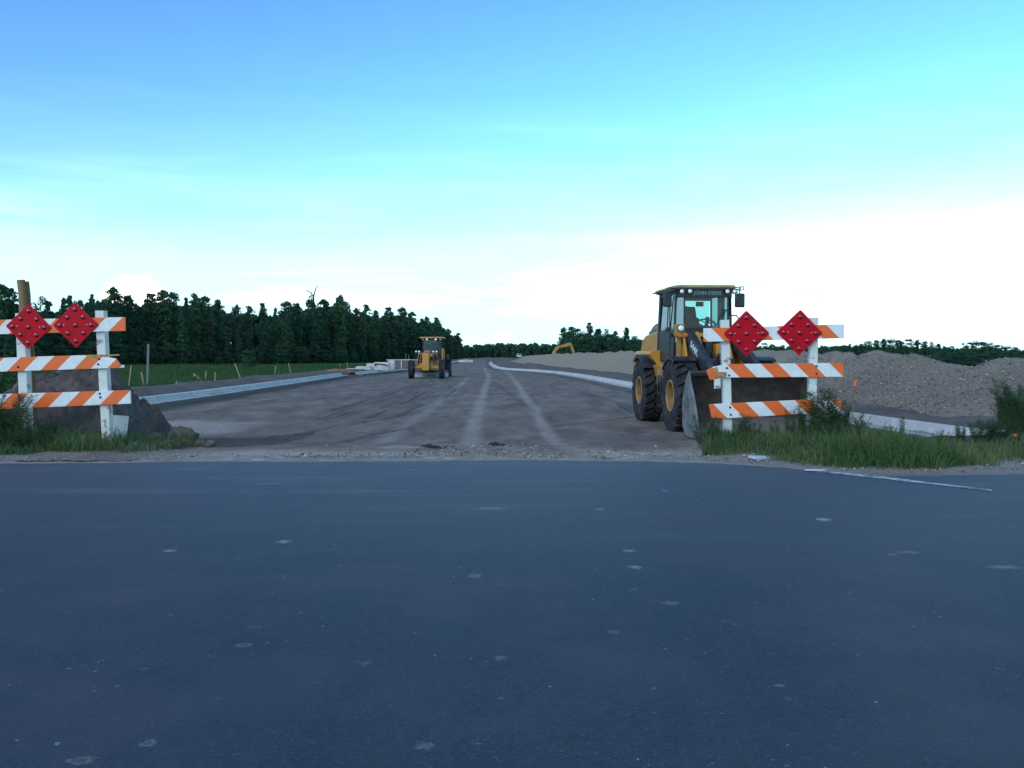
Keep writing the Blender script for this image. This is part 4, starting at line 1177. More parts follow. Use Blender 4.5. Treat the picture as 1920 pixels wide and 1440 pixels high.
TREES = {}
for kind, cnt, fm in (('cypress', 8, 'leaf'), ('spire', 3, 'leaf'), ('hardwood', 4, 'leaf_dark')):
    for k in range(cnt):
        cr, tk = tree_parts(100 * len(kind) + k * 7, 12.0, kind)
        cr.materials.append(M['leaf_pale' if (kind == 'cypress' and k in (3, 6)) else fm]); tk.materials.append(M['trunk'])
        TREES[(kind, k)] = (cr, tk)


def plant_tree(kind, k, x, y, z, H, wid, lb, group, name=None):
    cr, tk = TREES[(kind, k)]
    t = thing(name or {'cypress': 'cypress_tree', 'spire': 'conifer_tree', 'hardwood': 'broadleaf_tree'}[kind], lb, 'tree', (x, y, z), random.uniform(0, 6.28), group)
    t.scale = (wid * H / 12, wid * H / 12, H / 12)
    for nme, me_ in (('crown', cr), ('trunk', tk)):
        o = bpy.data.objects.new(nme, me_); COL.objects.link(o); o.parent = t
    return t


ZF = -.6
def dep(px): return float(np.interp(px, [-80, 0, 200, 400, 520, 640, 730, 800, 840, 868], [140, 148, 178, 205, 222, 245, 285, 345, 430, 560]))
def HT(ytop, d): return (668 - ytop) / F * d + CAMZ - ZF


# (px, top y, kind, variant, width, label) trees whose tops one can tell apart against the sky
sky_trees = [(3, 534, 'cypress', 0, 1.1, 'dark tree at the left edge of the wood, tallest beside the wooden poles'), (20, 542, 'cypress', 3, .9, None), (78, 563, 'hardwood', 0, .7, None), (95, 567, 'cypress', 1, .9, None),
    (118, 562, 'spire', 0, .9, None), (130, 556, 'cypress', 2, .8, 'short topped tree rising right above the second red diamond of the left barricade'), (150, 566, 'hardwood', 1, .6, None), (172, 556, 'spire', 1, 1.0, 'conical tree just left of the tall flat topped one'),
    (205, 541, 'cypress', 4, 1.25, 'tall flat topped tree left of the bright cloud'), (236, 555, 'cypress', 5, 1.3, 'flat topped tree with hanging foliage directly before the bright cloud'), (262, 577, 'cypress', 1, 1.0, None),
    (281, 552, 'cypress', 6, 1.1, 'tree at the right side of the bright cloud with ragged left branches'), (307, 545, 'cypress', 0, 1.05, 'tall narrow topped tree right of the bright cloud'), (328, 550, 'cypress', 3, .9, None), (349, 560, 'spire', 2, .8, None),
    (368, 552, 'cypress', 2, 1.0, 'full crowned tree of the pair in the middle of the left wood'), (386, 556, 'cypress', 7, 1.1, None), (411, 564, 'cypress', 1, 1.0, 'round topped tree alone above its neighbours left of the bare snag'), (444, 573, 'cypress', 4, .9, None),
    (470, 575, 'cypress', 5, 1.0, None), (495, 570, 'cypress', 6, .75, 'thin tree with a small high tuft left of the snag'), (515, 580, 'spire', 0, .9, None), (537, 566, 'cypress', 7, 1.2, 'broad flat topped tree left of the snag'),
    (560, 570, 'cypress', 2, 1.1, None), (582, 560, 'hardwood', 2, .55, 'dense dark tree column right below the bare snag'), (607, 562, 'cypress', 0, 1.05, None), (632, 556, 'cypress', 4, 1.1, 'tallest tree right of the bare snag'),
    (650, 571, 'hardwood', 3, .5, None), (672, 579, 'cypress', 3, 1.0, None), (689, 572, 'cypress', 5, .9, 'pointed tree top between the snag and the grader'), (707, 584, 'cypress', 1, .9, None), (731, 578, 'cypress', 6, 1.1, None), (753, 577, 'cypress', 7, 1.05, None),
    (773, 585, 'cypress', 0, 1.0, None), (791, 598, 'cypress', 2, 1.0, None), (804, 595, 'cypress', 4, 1.0, None), (820, 596, 'cypress', 5, 1.1, 'open topped tree just right of the grader roof'), (841, 617, 'cypress', 6, 1.1, 'second to last tree at the right end of the left wood'),
    (859, 624, 'cypress', 3, .95, 'last tree at the right end of the left wood')]
gw = 'trees of the dense wood beyond the green field'
for (px, ty, kd, k, wd, lb) in sky_trees:
    d = dep(px)
    plant_tree(kd, k, gp(px, d), d, ZF, HT(ty, d), wd * .84, lb or 'dark green tree in the dense wood beyond the green field', gw)
top_env_x = [s_[0] for s_ in sky_trees]; top_env_y = [s_[1] for s_ in sky_trees]
rr = random.Random(11)
px = -70.0
while px < 866:
    for row in range(3):
        d = dep(px) * (1.0 + .05 * row) + rr.uniform(-4, 6) - 3
        q = px + rr.uniform(-8, 8)
        env = np.interp(q, top_env_x, top_env_y)
        ty = env + rr.uniform(16, 50) * dep(0) / dep(q) * 1.3 + (0 if row else 10)
        kd = rr.choice(['cypress', 'cypress', 'spire', 'hardwood'])
        k = rr.randrange({'cypress': 8, 'spire': 3, 'hardwood': 4}[kd])
        H = max(5.0, HT(ty, d))
        plant_tree(kd, k, gp(q, d), d, ZF, H, (1.15 if kd != 'hardwood' else .85) * rr.uniform(.85, 1.2), 'dark green tree in the dense wood beyond the green field', gw)
    px += 13.5 * dep(0) / dep(px) * 1.55
px_b = -60
bi = 0
while px_b < 760:
    d = dep(px_b) - 5 - (bi % 3) * 1.5
    plant_tree('hardwood', bi % 4, gp(px_b, d), d, ZF - .3, 3.4 + 1.3 * math.sin(bi * 2.4) , 1.9, 'low round bush at the foot of the dense wood', 'low bushes along the foot of the wood', 'bush')
    px_b += 17 * dep(0) / dep(px_b) * 1.3; bi += 1
# low growth along the foot of the wood
for px, hh_, wd_, lb in ((250, 2.6, 1.2, None), (300, 2.2, 1.5, None), (10, 5, 1.2, None), (60, 3.5, 1.3, None), (110, 3.6, 1.3, None), (410, 1.8, 1.6, None), (480, 3.2, 1.5, None), (560, 2.4, 1.5, None), (610, 3.4, 1.5, None), (660, 2.8, 1.7, None), (700, 3.4, 1.5, None), (725, 2.4, 1.8, None), (280, 4.6, .9, 'pale green young tree behind the grey marker post')):
    d = dep(px) - 9
    plant_tree('hardwood', rr.randrange(4), gp(px, d), d, ZF, hh_, wd_ * 1.3, lb or 'low round bush at the foot of the dense wood', 'low bushes along the foot of the wood', 'bush')
d = 118
plant_tree('hardwood', 2, gp(465, d), d, ZF - .2, 3.3 - .5, 1.25, 'small bright green bush alone in the field left of the grader', None, 'bush')

# dead snag
d = 243
b = MB()
A = at(588, 562, d)
B0 = Vector((gp(586, d), d, ZF))
tp = [Vector((0, 0, 0)), Vector((.1, 0, 8)), at(587, 575, d) - B0, at(588, 556, d) - B0, at(590, 548, d) - B0]
b.tube(tp, [.30, .28, .26, .22, .17], 7)
b.tube([at(588, 556, d) - B0, at(583, 549, d) - B0, at(577, 545, d) - B0, at(573, 543, d) - B0], [.18, .15, .12, .07], 5)
b.tube([at(590, 548, d) - B0, at(592, 542, d) - B0, at(596, 535, d) - B0], [.17, .14, .08], 5)
b.tube([at(583, 549, d) - B0, at(586, 542, d) - B0], [.05, .02], 5)
b.tube([at(592, 542, d) - B0, at(595, 545, d) - B0], [.05, .02], 5)
o = b.build('dead_tree', M['snag'], smooth=60); o.location = B0
tag(o, 'bare dead tree forking above the crowns of the left wood', 'dead tree')

# clump of trees behind the gravel pile
gc = 'trees of the clump behind the excavator and gravel pile'
for i, (px, ty, kd, k, wd, lb) in enumerate([(1057, 614, 'cypress', 4, .9, 'ragged leftmost tree of the clump behind the excavator'), (1072, 613, 'cypress', 0, 1.2, None), (1083, 618, 'hardwood', 1, .7, None), (1095, 624, 'hardwood', 2, .8, None), (1106, 606, 'cypress', 6, .85, 'tallest tree of the clump with a tuft on a bare neck'),
        (1124, 617, 'cypress', 2, 1.3, None), (1137, 620, 'hardwood', 0, .8, None), (1152, 621, 'cypress', 7, 1.2, None), (1173, 616, 'spire', 1, 1.6, 'conical tree at the right of the clump beside the loader'), (1190, 632, 'hardwood', 3, .8, None), (1199, 637, 'hardwood', 1, .6, None), (1211, 632, 'spire', 0, .9, None), (1228, 645, 'hardwood', 2, .9, None),
        (1065, 625, 'hardwood', 3, .9, None), (1115, 628, 'hardwood', 0, 1.0, None), (1145, 630, 'hardwood', 1, 1.0, None), (1165, 634, 'hardwood', 2, 1.0, None), (1182, 638, 'hardwood', 3, 1.0, None), (1050, 634, 'hardwood', 0, .6, None)]):
    d = 262 + (i % 4) * 4
    plant_tree(kd, k, gp(px, d), d, ZF, HT(ty, d), wd, lb or 'dark tree in the clump behind the excavator', gc)
# line of trees on the far right
gr = 'distant trees above the gravel pile on the right'
xs_ = [1415, 1432, 1448, 1466, 1480, 1500, 1512, 1526, 1540, 1552, 1566, 1580, 1593, 1606, 1615, 1627, 1643, 1657, 1671, 1682, 1691, 1702, 1718, 1732, 1746, 1758, 1770, 1783, 1796]
ys_ = [647, 644, 646, 648, 650, 650, 651, 650, 649, 650, 649, 648, 646, 647, 645, 641, 638, 636.5, 637, 638, 640, 637, 638, 640, 643, 645, 649, 650, 653]
for i, px in enumerate(range(1060, 1232, 9)):
    ty = np.interp(px, [1057, 1072, 1106, 1124, 1152, 1173, 1190, 1232], [632, 626, 628, 627, 629, 634, 643, 652]) + (i % 3) * 3
    plant_tree('hardwood', i % 4, gp(px, 258), 258 - (i % 2) * 4, ZF, HT(ty, 258), 1.0, 'dark tree in the clump behind the excavator', gc)
for i, (px, ty) in enumerate(zip(xs_, ys_)):
    kd, k = (('hardwood', i % 4) if (i % 3 == 0 or px < 1600) else ('cypress', i % 8))
    d = 380 + (i % 5) * 9
    plant_tree(kd, k, gp(px, d), d, ZF, HT(ty, d), 1.5 if kd == 'cypress' else 1.1, 'small dark distant tree seen above the gravel pile', gr)
for i, px in enumerate(range(1752, 1935, 15)):
    plant_tree('hardwood', i % 4, gp(px, 96 + 3 * (i % 3)), 96 + 3 * (i % 3), -.3, 1.75 + .25 * (i % 2), 2.2, 'low dark bush just behind the gravel pile on the right', 'low bushes behind the right end of the gravel pile', 'bush')
for i, (px, ty, wd) in enumerate([(1807, 645, .8), (1820, 643, 1.4), (1834, 641, 1.5), (1848, 644, 1.4), (1860, 645, 1.3), (1873, 648, 1.3), (1887, 650, 1.4), (1902, 652, 1.4), (1918, 657, 1.4), (1935, 655, 1.4)]):
    d = 250 + (i % 3) * 8
    plant_tree('hardwood', i % 4, gp(px, d), d, ZF, HT(ty, d), wd, 'round crowned dark tree above the right end of the gravel pile' if i else 'thin tree at the left end of the round crowned trees', 'round crowned trees above the right end of the gravel pile')

# far woods that read as one mass
def woods(name, lb, strip, seed):
    """strip: (px, top y, distance)"""
    r = np.random.default_rng(seed); cs, rs = [], []
    a = np.array(strip, float)
    n = int((a[-1, 0] - a[0, 0]) * 1.9)
    for px_ in r.uniform(a[0, 0], a[-1, 0], n):
        d = float(np.interp(px_, a[:, 0], a[:, 2])) * r.uniform(1, 1.06); ty = float(np.interp(px_, a[:, 0], a[:, 1])) + abs(r.normal(0, 3.0)) - 1 + 2.0 * math.sin(px_ * .3)
        H = HT(ty, d) ; s = d / 900
        for q in range(5): cs.append((gp(px_, d) + r.normal(0, 1.5) * s, d + r.normal(0, 3), ZF + H * (1 - .21 * q) - 1.4 * s)); rs.append(2.2 * s * (1.0 if q else .75))
    V, F_ = leaf_cloud(cs, rs, 26, .9, seed, 1.0)
    return tag(link_mesh(name, np_mesh(name, V, F_), M['leaf_dark']), lb, 'woods', kind='stuff')
woods('deep_wood', 'dark depth of the wood behind its front trees', [(q, np.interp(q, top_env_x, top_env_y) + 34 * dep(0) / dep(q), dep(q) * 1.22) for q in range(-80, 866, 20)], 9)
woods('far_woods', 'low dark far woods closing the view at the end of the road', [(852, 652, 820), (880, 649, 860), (925, 645, 900), (960, 646, 900), (1000, 645.5, 900), (1050, 648, 900), (1100, 640, 900), (1230, 640, 900)], 5)
woods('far_woods', 'low dark far woods behind the gravel pile on the right', [(1380, 652, 700), (1480, 652, 700), (1600, 651, 700), (1800, 655, 700), (1960, 660, 700)], 6)


# ------------------------------------------------------------------ grass and weeds
def blades(P, Hh, Wd, lean, seed, segs=2):
    r = np.random.default_rng(seed); n = len(P)
    a = r.uniform(0, 6.28, n); la = r.uniform(0, 6.28, n)
    sx, sy = np.cos(a) * Wd / 2, np.sin(a) * Wd / 2
    lx, ly = np.cos(la) * lean * Hh, np.sin(la) * lean * Hh
    V = np.zeros((n, 5, 3))
    V[:, 0] = P + np.stack([-sx, -sy, 0 * sx], -1); V[:, 1] = P + np.stack([sx, sy, 0 * sx], -1)
    mid = P + np.stack([lx * .3, ly * .3, Hh * .55], -1)
    V[:, 2] = mid + np.stack([sx * .75, sy * .75, 0 * sx], -1); V[:, 3] = mid + np.stack([-sx * .75, -sy * .75, 0 * sx], -1)
    V[:, 4] = P + np.stack([lx, ly, Hh * (1 - .25 * lean)], -1)
    o = (np.arange(n) * 5)[:, None]
    T = np.concatenate([o + np.array([[0, 1, 2]]), o + np.array([[0, 2, 3]]), o + np.array([[3, 2, 4]])], 1).reshape(-1, 3)
    return V.reshape(-1, 3), T


n = 60000
gx_ = rng.uniform(2.2, 8.6, n); e_ = np.interp(gx_, ex, eyv); gy_ = e_ + .22 + rng.beta(1.0, 1.2, n) * (12.75 - e_)
cl = fbm(gx_ * 1.4, gy_ * 1.4, 201) + .35 * fbm(gx_ * 5, gy_ * 5, 202)
keep = (gx_ > 2.45 + .55 * np.clip((gy_ - 11.2), 0, 2) * .3 + .25 * fbm(gy_ * 3, gx_ * 0, 203)) & (rng.uniform(size=n) < .42 + 2.4 * cl + .25 * sm(gy_ - e_, .3, 1.0)) & ((gy_ - e_) > .28 + .5 * fbm(gx_ * 2, gx_ * 0, 204))
keep &= gy_ < 12.5 - .95 * sm(gx_, 4.6, 5.6) + .25 * fbm(gx_ * 1.5, gx_ * 0, 205)
gx_, gy_, e_, cl = gx_[keep], gy_[keep], e_[keep], cl[keep]
Hh = (.05 + .10 * sm(gy_ - e_, .2, 1.2) + .07 * sm(-np.abs(gx_ - 4.6), -1.2, -.4)) * np.clip(rng.lognormal(0, .35, len(gx_)), .4, 2.1) * (1 + .9 * cl)
P = np.stack([gx_, gy_, height(gx_, np.maximum(gy_, 10.7)) - .01], -1)
V, T = blades(P, np.clip(Hh, .03, .6), .009 + 0 * Hh, rng.uniform(.1, .9, len(Hh)), 1)
tag(link_mesh('grass', np_mesh('grass', V, T), M['grass']), 'green roadside grass growing under the right barricade', 'grass', kind='stuff')
n = 30000
gx_ = rng.uniform(-10, -4.4, n); e_ = np.interp(gx_, ex, eyv); gy_ = e_ + .25 + rng.beta(1.2, 1.5, n) * 2.3
cl = fbm(gx_ * 1.4, gy_ * 1.4, 211) + .35 * fbm(gx_ * 5, gy_ * 5, 212)
keep = (rng.uniform(size=n) < .44 + 2.2 * cl - .7 * sm(gx_, -5.75, -5.0) + .35 * sm(-gx_, 6.4, 7.4)) & ((gy_ - e_) > .35 + .5 * fbm(gx_ * 2, gx_ * 0, 214))
gx_, gy_, e_, cl = gx_[keep], gy_[keep], e_[keep], cl[keep]
Hh = (.05 + .09 * sm(gy_ - e_, .2, 1.0) + .07 * sm(-gx_, 6.4, 7.4)) * np.clip(rng.lognormal(0, .4, len(gx_)), .4, 2.3) * (1 + .9 * cl)
zz_ = np.array([soil_z(a, b) if b > 12.4 else float(height(a, b)) for a, b in zip(gx_, gy_)])
k2 = zz_ < .35
P = np.stack([gx_, gy_, np.maximum(zz_, .0) - .01], -1)[k2]
V, T = blades(P, np.clip(Hh[k2], .03, .6), .009 + 0 * Hh[k2], rng.uniform(.2, 1.0, k2.sum()), 2)
tag(link_mesh('grass', np_mesh('grass', V, T), M['grass']), 'straggly grass growing under the left barricade and before the dirt mound', 'grass', kind='stuff')
n = 150000
dd_ = 24 + (rng.uniform(size=n) ** 1.6) * 165; px_ = rng.uniform(-40, 780, n); gx_ = (px_ - 960) / F * dd_
sd = xl(dd_) - gx_ + 1.2 * fbm(gx_ * .3, dd_ * .3, 5)
keep = (sd > 3.2) & (dd_ < np.interp(px_, [-80, 0, 200, 400, 520, 640, 730, 800], [134, 140, 170, 197, 214, 237, 270, 330]))
gx_, dd_ = gx_[keep], dd_[keep]
cl = fbm(gx_ * .25, dd_ * .12, 221)
Hh = (.16 + .12 * sm(dd_, 40, 120)) * rng.lognormal(0, .3, len(gx_)) * (1 + 1.2 * cl)
P = np.stack([gx_, dd_, height(gx_, dd_) - .02], -1)
V, T = blades(P, np.clip(Hh, .08, .8), .008 + dd_ * .00045, rng.uniform(.1, .6, len(Hh)), 3)
tag(link_mesh('meadow_grass', np_mesh('meadow_grass', V, T), M['meadow']), 'green meadow grass between the left kerb and the wood', 'grass', kind='stuff')


def weed_mesh(seed, H, stems, spread, fine=1.0):
    """feathery dog-fennel-like plant: upright stems set with thread-thin leaves"""
    r = np.random.default_rng(seed); V, T = [], []
    sb = MB()
    for s in range(stems):
        a = r.uniform(0, 6.28); h_ = H * r.uniform(.6, 1.0)
        bx, by = math.cos(a) * spread * r.uniform(.1, .5), math.sin(a) * spread * r.uniform(.1, .5)
        tx, ty = bx + math.cos(a) * spread * r.uniform(.2, 1), by + math.sin(a) * spread * r.uniform(.2, 1)
        pts = [Vector((bx + (tx - bx) * t ** 1.6, by + (ty - by) * t ** 1.6, h_ * t)) for t in np.linspace(0, 1, 6)]
        sb.tube(pts, [.006 * (1 - .75 * t) for t in np.linspace(0, 1, 6)], 4, caps=False)
        n = int(560 * h_ * fine)
        t = r.uniform(.12, 1.0, n)
        p = np.stack([bx + (tx - bx) * t ** 1.6, by + (ty - by) * t ** 1.6, h_ * t], -1)
        q = r.uniform(0, 6.28, n); ln = (.24 * (1 - .62 * t) + .03) * r.uniform(.5, 1.2, n); up = r.uniform(-.1, 1.3, n)
        dv = np.stack([np.cos(q), np.sin(q), up], -1); dv /= np.linalg.norm(dv, axis=1)[:, None]
        sd_ = np.cross(dv, r.normal(size=(n, 3))); sd_ /= np.linalg.norm(sd_, axis=1)[:, None]; sd_ *= .0042
        e = p + dv * ln[:, None]; e2 = p + dv * (ln * .5)[:, None]
        V.append(np.stack([p, e2 + sd_, e, e2 - sd_], 1).reshape(-1, 3))
    V = np.concatenate(V)
    return np_mesh('leaves', V, np.arange(len(V)).reshape(-1, 4)), sb.mesh('stem', 60)


W = [weed_mesh(300 + k, 1.0, st, sp_, fi) for k, (st, sp_, fi) in enumerate([(5, .24, .60), (8, .42, .55), (3, .16, .45), (12, .60, .50), (7, .34, .7)])]
def weed(px, d, h_, k, lb, group, mt='weed', wx=1.0, name='weed', z=None):
    x = gp(px, d); z = float(height(x, d)) if z is None else z
    t = thing(name, lb, 'weed', (x, d, z), random.uniform(0, 6.28), group); t.scale = (h_ * wx, h_ * wx, h_)
    lf, st = W[k]
    for nme, me_ in (('leaves', lf), ('stem', st)):
        if nme == 'leaves' and mt != 'weed':
            me_ = me_.copy(); me_.materials.clear(); me_.materials.append(M[mt])
        elif not me_.materials: me_.materials.append(M['weed'])
        o = bpy.data.objects.new(nme, me_); COL.objects.link(o); o.parent = t
    return t


gw1 = 'feathery green weeds around the right barricade'
for px, d, h_, k, wx, lb in [(1322, 12.0, .46, 1, .9, 'bushy weed at the lower left corner of the right barricade'), (1338, 12.15, .34, 0, 1.0, None), (1398, 11.95, .46, 2, 1.4, 'slender weed reaching across the bottom rail near its left post'), (1385, 12.1, .33, 0, 1.1, None), (1412, 12.2, .30, 4, 1.0, None),
        (1352, 11.8, .26, 1, 1.0, None), (1372, 11.7, .24, 4, 1.1, None), (1430, 11.7, .25, 3, .9, None), (1455, 12.1, .33, 0, .9, None), (1478, 12.05, .52, 2, .5, 'thin bare stalk before the bottom rail, the left one of two'), (1489, 12.05, .53, 2, .5, 'thin bare stalk before the bottom rail, the right one of two'),
        (1508, 12.0, .55, 0, .8, None), (1534, 11.95, .82, 2, 1.6, 'tall feathery weed overlapping the right post of the right barricade'), (1549, 12.1, .78, 0, 1.1, 'tallest feathery weed right of the right post'), (1566, 12.0, .55, 1, .9, None), (1583, 12.0, .50, 4, 1.1, 'dense dark weed at the right end of the bottom rail'),
        (1602, 11.9, .48, 1, 1.0, None), (1618, 12.2, .40, 0, 1.0, None), (1540, 11.7, .38, 3, 1.0, None), (1560, 11.6, .36, 3, 1.0, None), (1590, 11.6, .34, 3, 1.0, None), (1500, 11.8, .30, 4, 1.0, None), (1640, 12.1, .26, 3, .9, None), (1668, 11.9, .30, 2, 1.0, None), (1693, 12.1, .42, 2, .7, 'lone thin weed before the right kerb'),
        (1710, 11.6, .2, 4, 1.0, None), (1765, 11.9, .22, 3, 1.0, None), (1806, 12.1, .28, 4, 1.0, None), (1525, 11.5, .28, 3, 1.0, None), (1625, 11.4, .26, 3, 1.0, None)]:
    weed(px, d, h_, k, lb or 'feathery green weed growing among the grass at the right barricade', gw1, wx=wx)
weed(1574, 12.25, .62, 0, 'rusty brown dried weed at the broken end of the bottom rail', gw1, mt='weed_brown', wx=.9)
gw2 = 'feathery weeds at the far right end of the kerb'
for px, d, h_, k, wx, lb in [(1832, 12.6, .30, 1, 1.0, None), (1852, 12.5, .34, 4, 1.3, 'bushy weed before the left low orange ribbon'), (1873, 12.7, .36, 3, 1.0, None), (1905, 12.3, .22, 1, 1.0, None)]:
    weed(px, d, h_, k, lb or 'feathery weed before the far right end of the kerb', gw2, wx=wx)
gw3 = 'weeds around the left barricade'
for px, d, h_, k, wx, lb in [(4, 12.0, .75, 1, 1.0, 'tall dark weed at the left edge of the photo'), (18, 12.1, .45, 4, 1.0, None), (38, 11.9, .34, 1, .9, None), (54, 12.0, .52, 2, .9, 'slender weed reaching up to the bottom rail of the left barricade'), (72, 11.9, .34, 0, 1.0, None),
        (88, 12.1, .36, 4, 1.0, None), (-12, 12.3, .8, 3, 1.0, None), (25, 11.6, .3, 3, 1.0, None), (60, 11.6, .28, 3, .9, None), (95, 11.7, .24, 1, .9, None), (125, 11.9, .2, 0, 1.0, None), (170, 11.8, .17, 4, 1.2, None), (235, 11.9, .2, 2, 1.4, None), (215, 11.8, .18, 4, 1.0, None)]:
    weed(px, d, h_, k, lb or 'low dark weed growing under the left barricade', gw3, wx=wx)

# shrubs
def shrub(px, d, H, wd, lb, seed, z=None, flat=.9):
    r = np.random.default_rng(seed); cs, rs = [], []
    for k in range(26):
        a = r.uniform(0, 6.28); t = r.uniform(.12, 1); q = wd * math.sqrt(1 - (t - .35) ** 2) * r.uniform(.2, .9) * (1 - .4 * t)
        cs.append((math.cos(a) * q, math.sin(a) * q, t * H)); rs.append(r.uniform(.13, .24) * H)
    V, F_ = leaf_cloud(cs, rs, 150, .030, seed, flat)
    x = gp(px, d); z = float(height(x, d)) if z is None else z
    t = thing('shrub', lb, 'shrub', (x, d, z), 0, None)
    link_mesh('foliage', np_mesh('foliage', V, F_), M['bush'], t)
    b = MB()
    for c_ in cs[::2]: b.tube([(0, 0, -.05), (c_[0] * .4, c_[1] * .4, c_[2] * .5), c_], [.016, .011, .005], 5, caps=False)
    b.build('stem', M['trunk'], t, smooth=60)
for px, d, h_, k, wx, lb in [(1915, 14.4, 1.02, 3, .8, 'tallest feathery weed at the right edge of the photo before the gravel pile'), (1897, 14.6, .86, 1, .9, 'feathery weed just left of the tallest one at the right edge'), (1930, 14.3, .95, 4, 1.1, None), (1885, 14.7, .62, 3, .8, None), (1908, 14.2, .70, 3, .9, None), (1922, 14.6, .9, 1, 1.0, None)]:
    weed(px, d, h_ * .82, k, lb or 'feathery weed in the dark clump at the right edge of the photo', 'tall feathery weeds at the right edge', wx=wx)
shrub(-22, 15.5, 1.35, .75, 'dark shrub behind the left barricade at the left edge of the photo', 73)

# ------------------------------------------------------------------ wheels
def tyre_mb(Rr, Wd, rim, lugs=22, lug_h=.055):
    b = MB(); hw = Wd / 2; Rb = Rr - lug_h
    b.lathe([(rim, -hw * .80), (rim + .02, -hw * .90), (rim + .07, -hw * .98), ((rim + Rb) / 2, -hw * 1.03), (Rb - .08, -hw * 1.0), (Rb - .02, -hw * .90), (Rb, -hw * .6), (Rb, hw * .6), (Rb - .02, hw * .90), (Rb - .08, hw * 1.0), ((rim + Rb) / 2, hw * 1.03), (rim + .07, hw * .98), (rim + .02, hw * .90), (rim, hw * .80)], n=56)
    da = 2 * math.pi / lugs
    for s in (-1, 1):
        for k in range(lugs):
            a0 = k * da + (da / 2 if s > 0 else 0)
            def P(r, a, x): return (x * s, r * math.cos(a), r * math.sin(a))
            w = da * .27
            st = [(.02, a0, Rr), (.45, a0 + da * .35, Rr), (.93, a0 + da * .62, Rr - .012)]
            vs, fs = [], []
            for t, a, r in st:
                x = hw * t
                vs += [P(r, a - w, x), P(r, a + w, x), P(Rb - .02, a + w * 1.15, x), P(Rb - .02, a - w * 1.15, x)]
            # shoulder part runs a little down the sidewall
            a = a0 + da * .66; vs += [P(Rb - .07, a - w, hw * 1.045), P(Rb - .07, a + w, hw * 1.045), P(Rb - .09, a + w, hw * .95), P(Rb - .09, a - w, hw * .95)]
            for i in range(3):
                o = i * 4
                fs += [(o, o + 1, o + 5, o + 4), (o + 1, o + 2, o + 6, o + 5), (o + 2, o + 3, o + 7, o + 6), (o + 3, o, o + 4, o + 7)]
            fs += [(0, 3, 2, 1), (12, 13, 14, 15)]
            b.add(vs, fs)
    return b


def wheel(parent, c, Rr, Wd, rim, side, lugs=22, mrim='yellow', lug_h=.055, rot=0.0):
    """side -1: outer face towards -x"""
    hw = Wd / 2; s = side
    b = MB()
    b.lathe([(rim + .005, s * hw * .80), (rim - .012, s * hw * .86), (rim - .035, s * hw * .84), (rim - .05, s * hw * .55), (rim - .075, s * hw * .05), (.17, s * hw * .0), (.15, s * hw * .18), (.10, s * hw * .22), (.001, s * hw * .22)], n=40)
    o = b.build('wheel', M[mrim], parent, smooth=40); o.location = c; o.rotation_euler = (rot, 0, 0)
    r2 = MB(); r2.lathe([(rim + .012, s * hw * .83), (rim + .012, s * hw * .93), (rim - .018, s * hw * .95), (rim - .03, s * hw * .86), (rim - .02, s * hw * .80)], n=40)
    r2.build('rim', M['rimdust'], o, smooth=40)
    n = MB()
    for k in range(10): a = k * .628; n.cyl((s * hw * .0, .14 * math.cos(a) * 1.35, .14 * math.sin(a) * 1.35), (s * hw * .10, .14 * math.cos(a) * 1.35, .14 * math.sin(a) * 1.35), .012, n=6)
    n.build('wheel_nuts', M['black'], o)
    t = tyre_mb(Rr, Wd, rim, lugs, lug_h)
    t.build('tyre', M['rubber'], o, smooth=32)
    return o


M['wheel_yellow'] = mat('dusty_wheel_yellow', (.30, .135, .030), .65, vcol=(.12, .075, .045), vscale=4)
M['rimdust'] = mat('dusty_rim_edge', (.36, .22, .11), .7, vcol=(.20, .13, .09), vscale=5)

# ------------------------------------------------------------------ wheel loader
# local frame: x to the machine's picture right, -y forwards, z up; origin on the ground under the front axle
ld = thing('wheel_loader', 'yellow and black wheel loader parked with its bucket down behind the right barricade', 'wheel loader', (4.23, 18.05, -.285), R(4.6))
for sx in (-1, 1):
    wheel(ld, (sx * .81, 0, .735), .745, .47, .315, sx, rot=.3 * sx, mrim='wheel_yellow')
    wheel(ld, (sx * .765, 3.03, .735), .745, .47, .315, sx, rot=1.0, mrim='wheel_yellow')

b = MB()   # rear chassis
b.box((0, 3.0, .82), (.9, 3.0, .5)); b.box((0, 3.03, .74), (1.3, .34, .34)); b.box((0, 1.6, 1.15), (.9, .9, .5)); b.box((0, 4.55, .95), (1.5, .35, .9))
b.build('rear_frame', M['yellow_dirty'], ld, bev=.02)
b = MB()   # front chassis and loader tower
b.box((0, .25, .80), (.8, 1.2, .5)); b.box((0, 0, .74), (1.3, .36, .36))
for sx in (-1, 1):
    b.prism([(-.35, .95), (.85, .95), (.92, 1.55), (.86, 2.02), (.55, 2.05), (.30, 1.80), (.05, 1.35)], sx * .30 - .03, sx * .30 + .03)
    b.prism([(.05, .95), (.88, .95), (.92, 1.55), (.86, 2.02), (.62, 2.04), (.48, 1.80)], sx * .58 - .025, sx * .58 + .025)
b.box((0, .80, 1.60), (1.16, .10, .62)); b.box((0, .62, 1.98), (1.2, .22, .08))
b.box((.16, .42, 1.62), (.30, .35, .35))
b.build('front_frame', M['yellow'], ld, bev=.012)
b = MB()
b.tube([(-.62, .62, 1.86), (.62, .62, 1.86)], .075, 16)
b.tube([(.20, .45, 1.78), (.20, .36, 1.72)], [.13, .12], 18); b.box((.2, .55, 1.45), (.34, .5, .2)); b.box((-.1, .5, 1.62), (.12, .2, .5))
for x in (-.16, -.05, .05, .34): b.tube([(x, .62, 1.80), (x + .02, .30, 1.55), (x - .02, .10, 1.15), (x, -.1, .95)], .022, 8)
b.build('hoses', M['black'], ld, smooth=45)


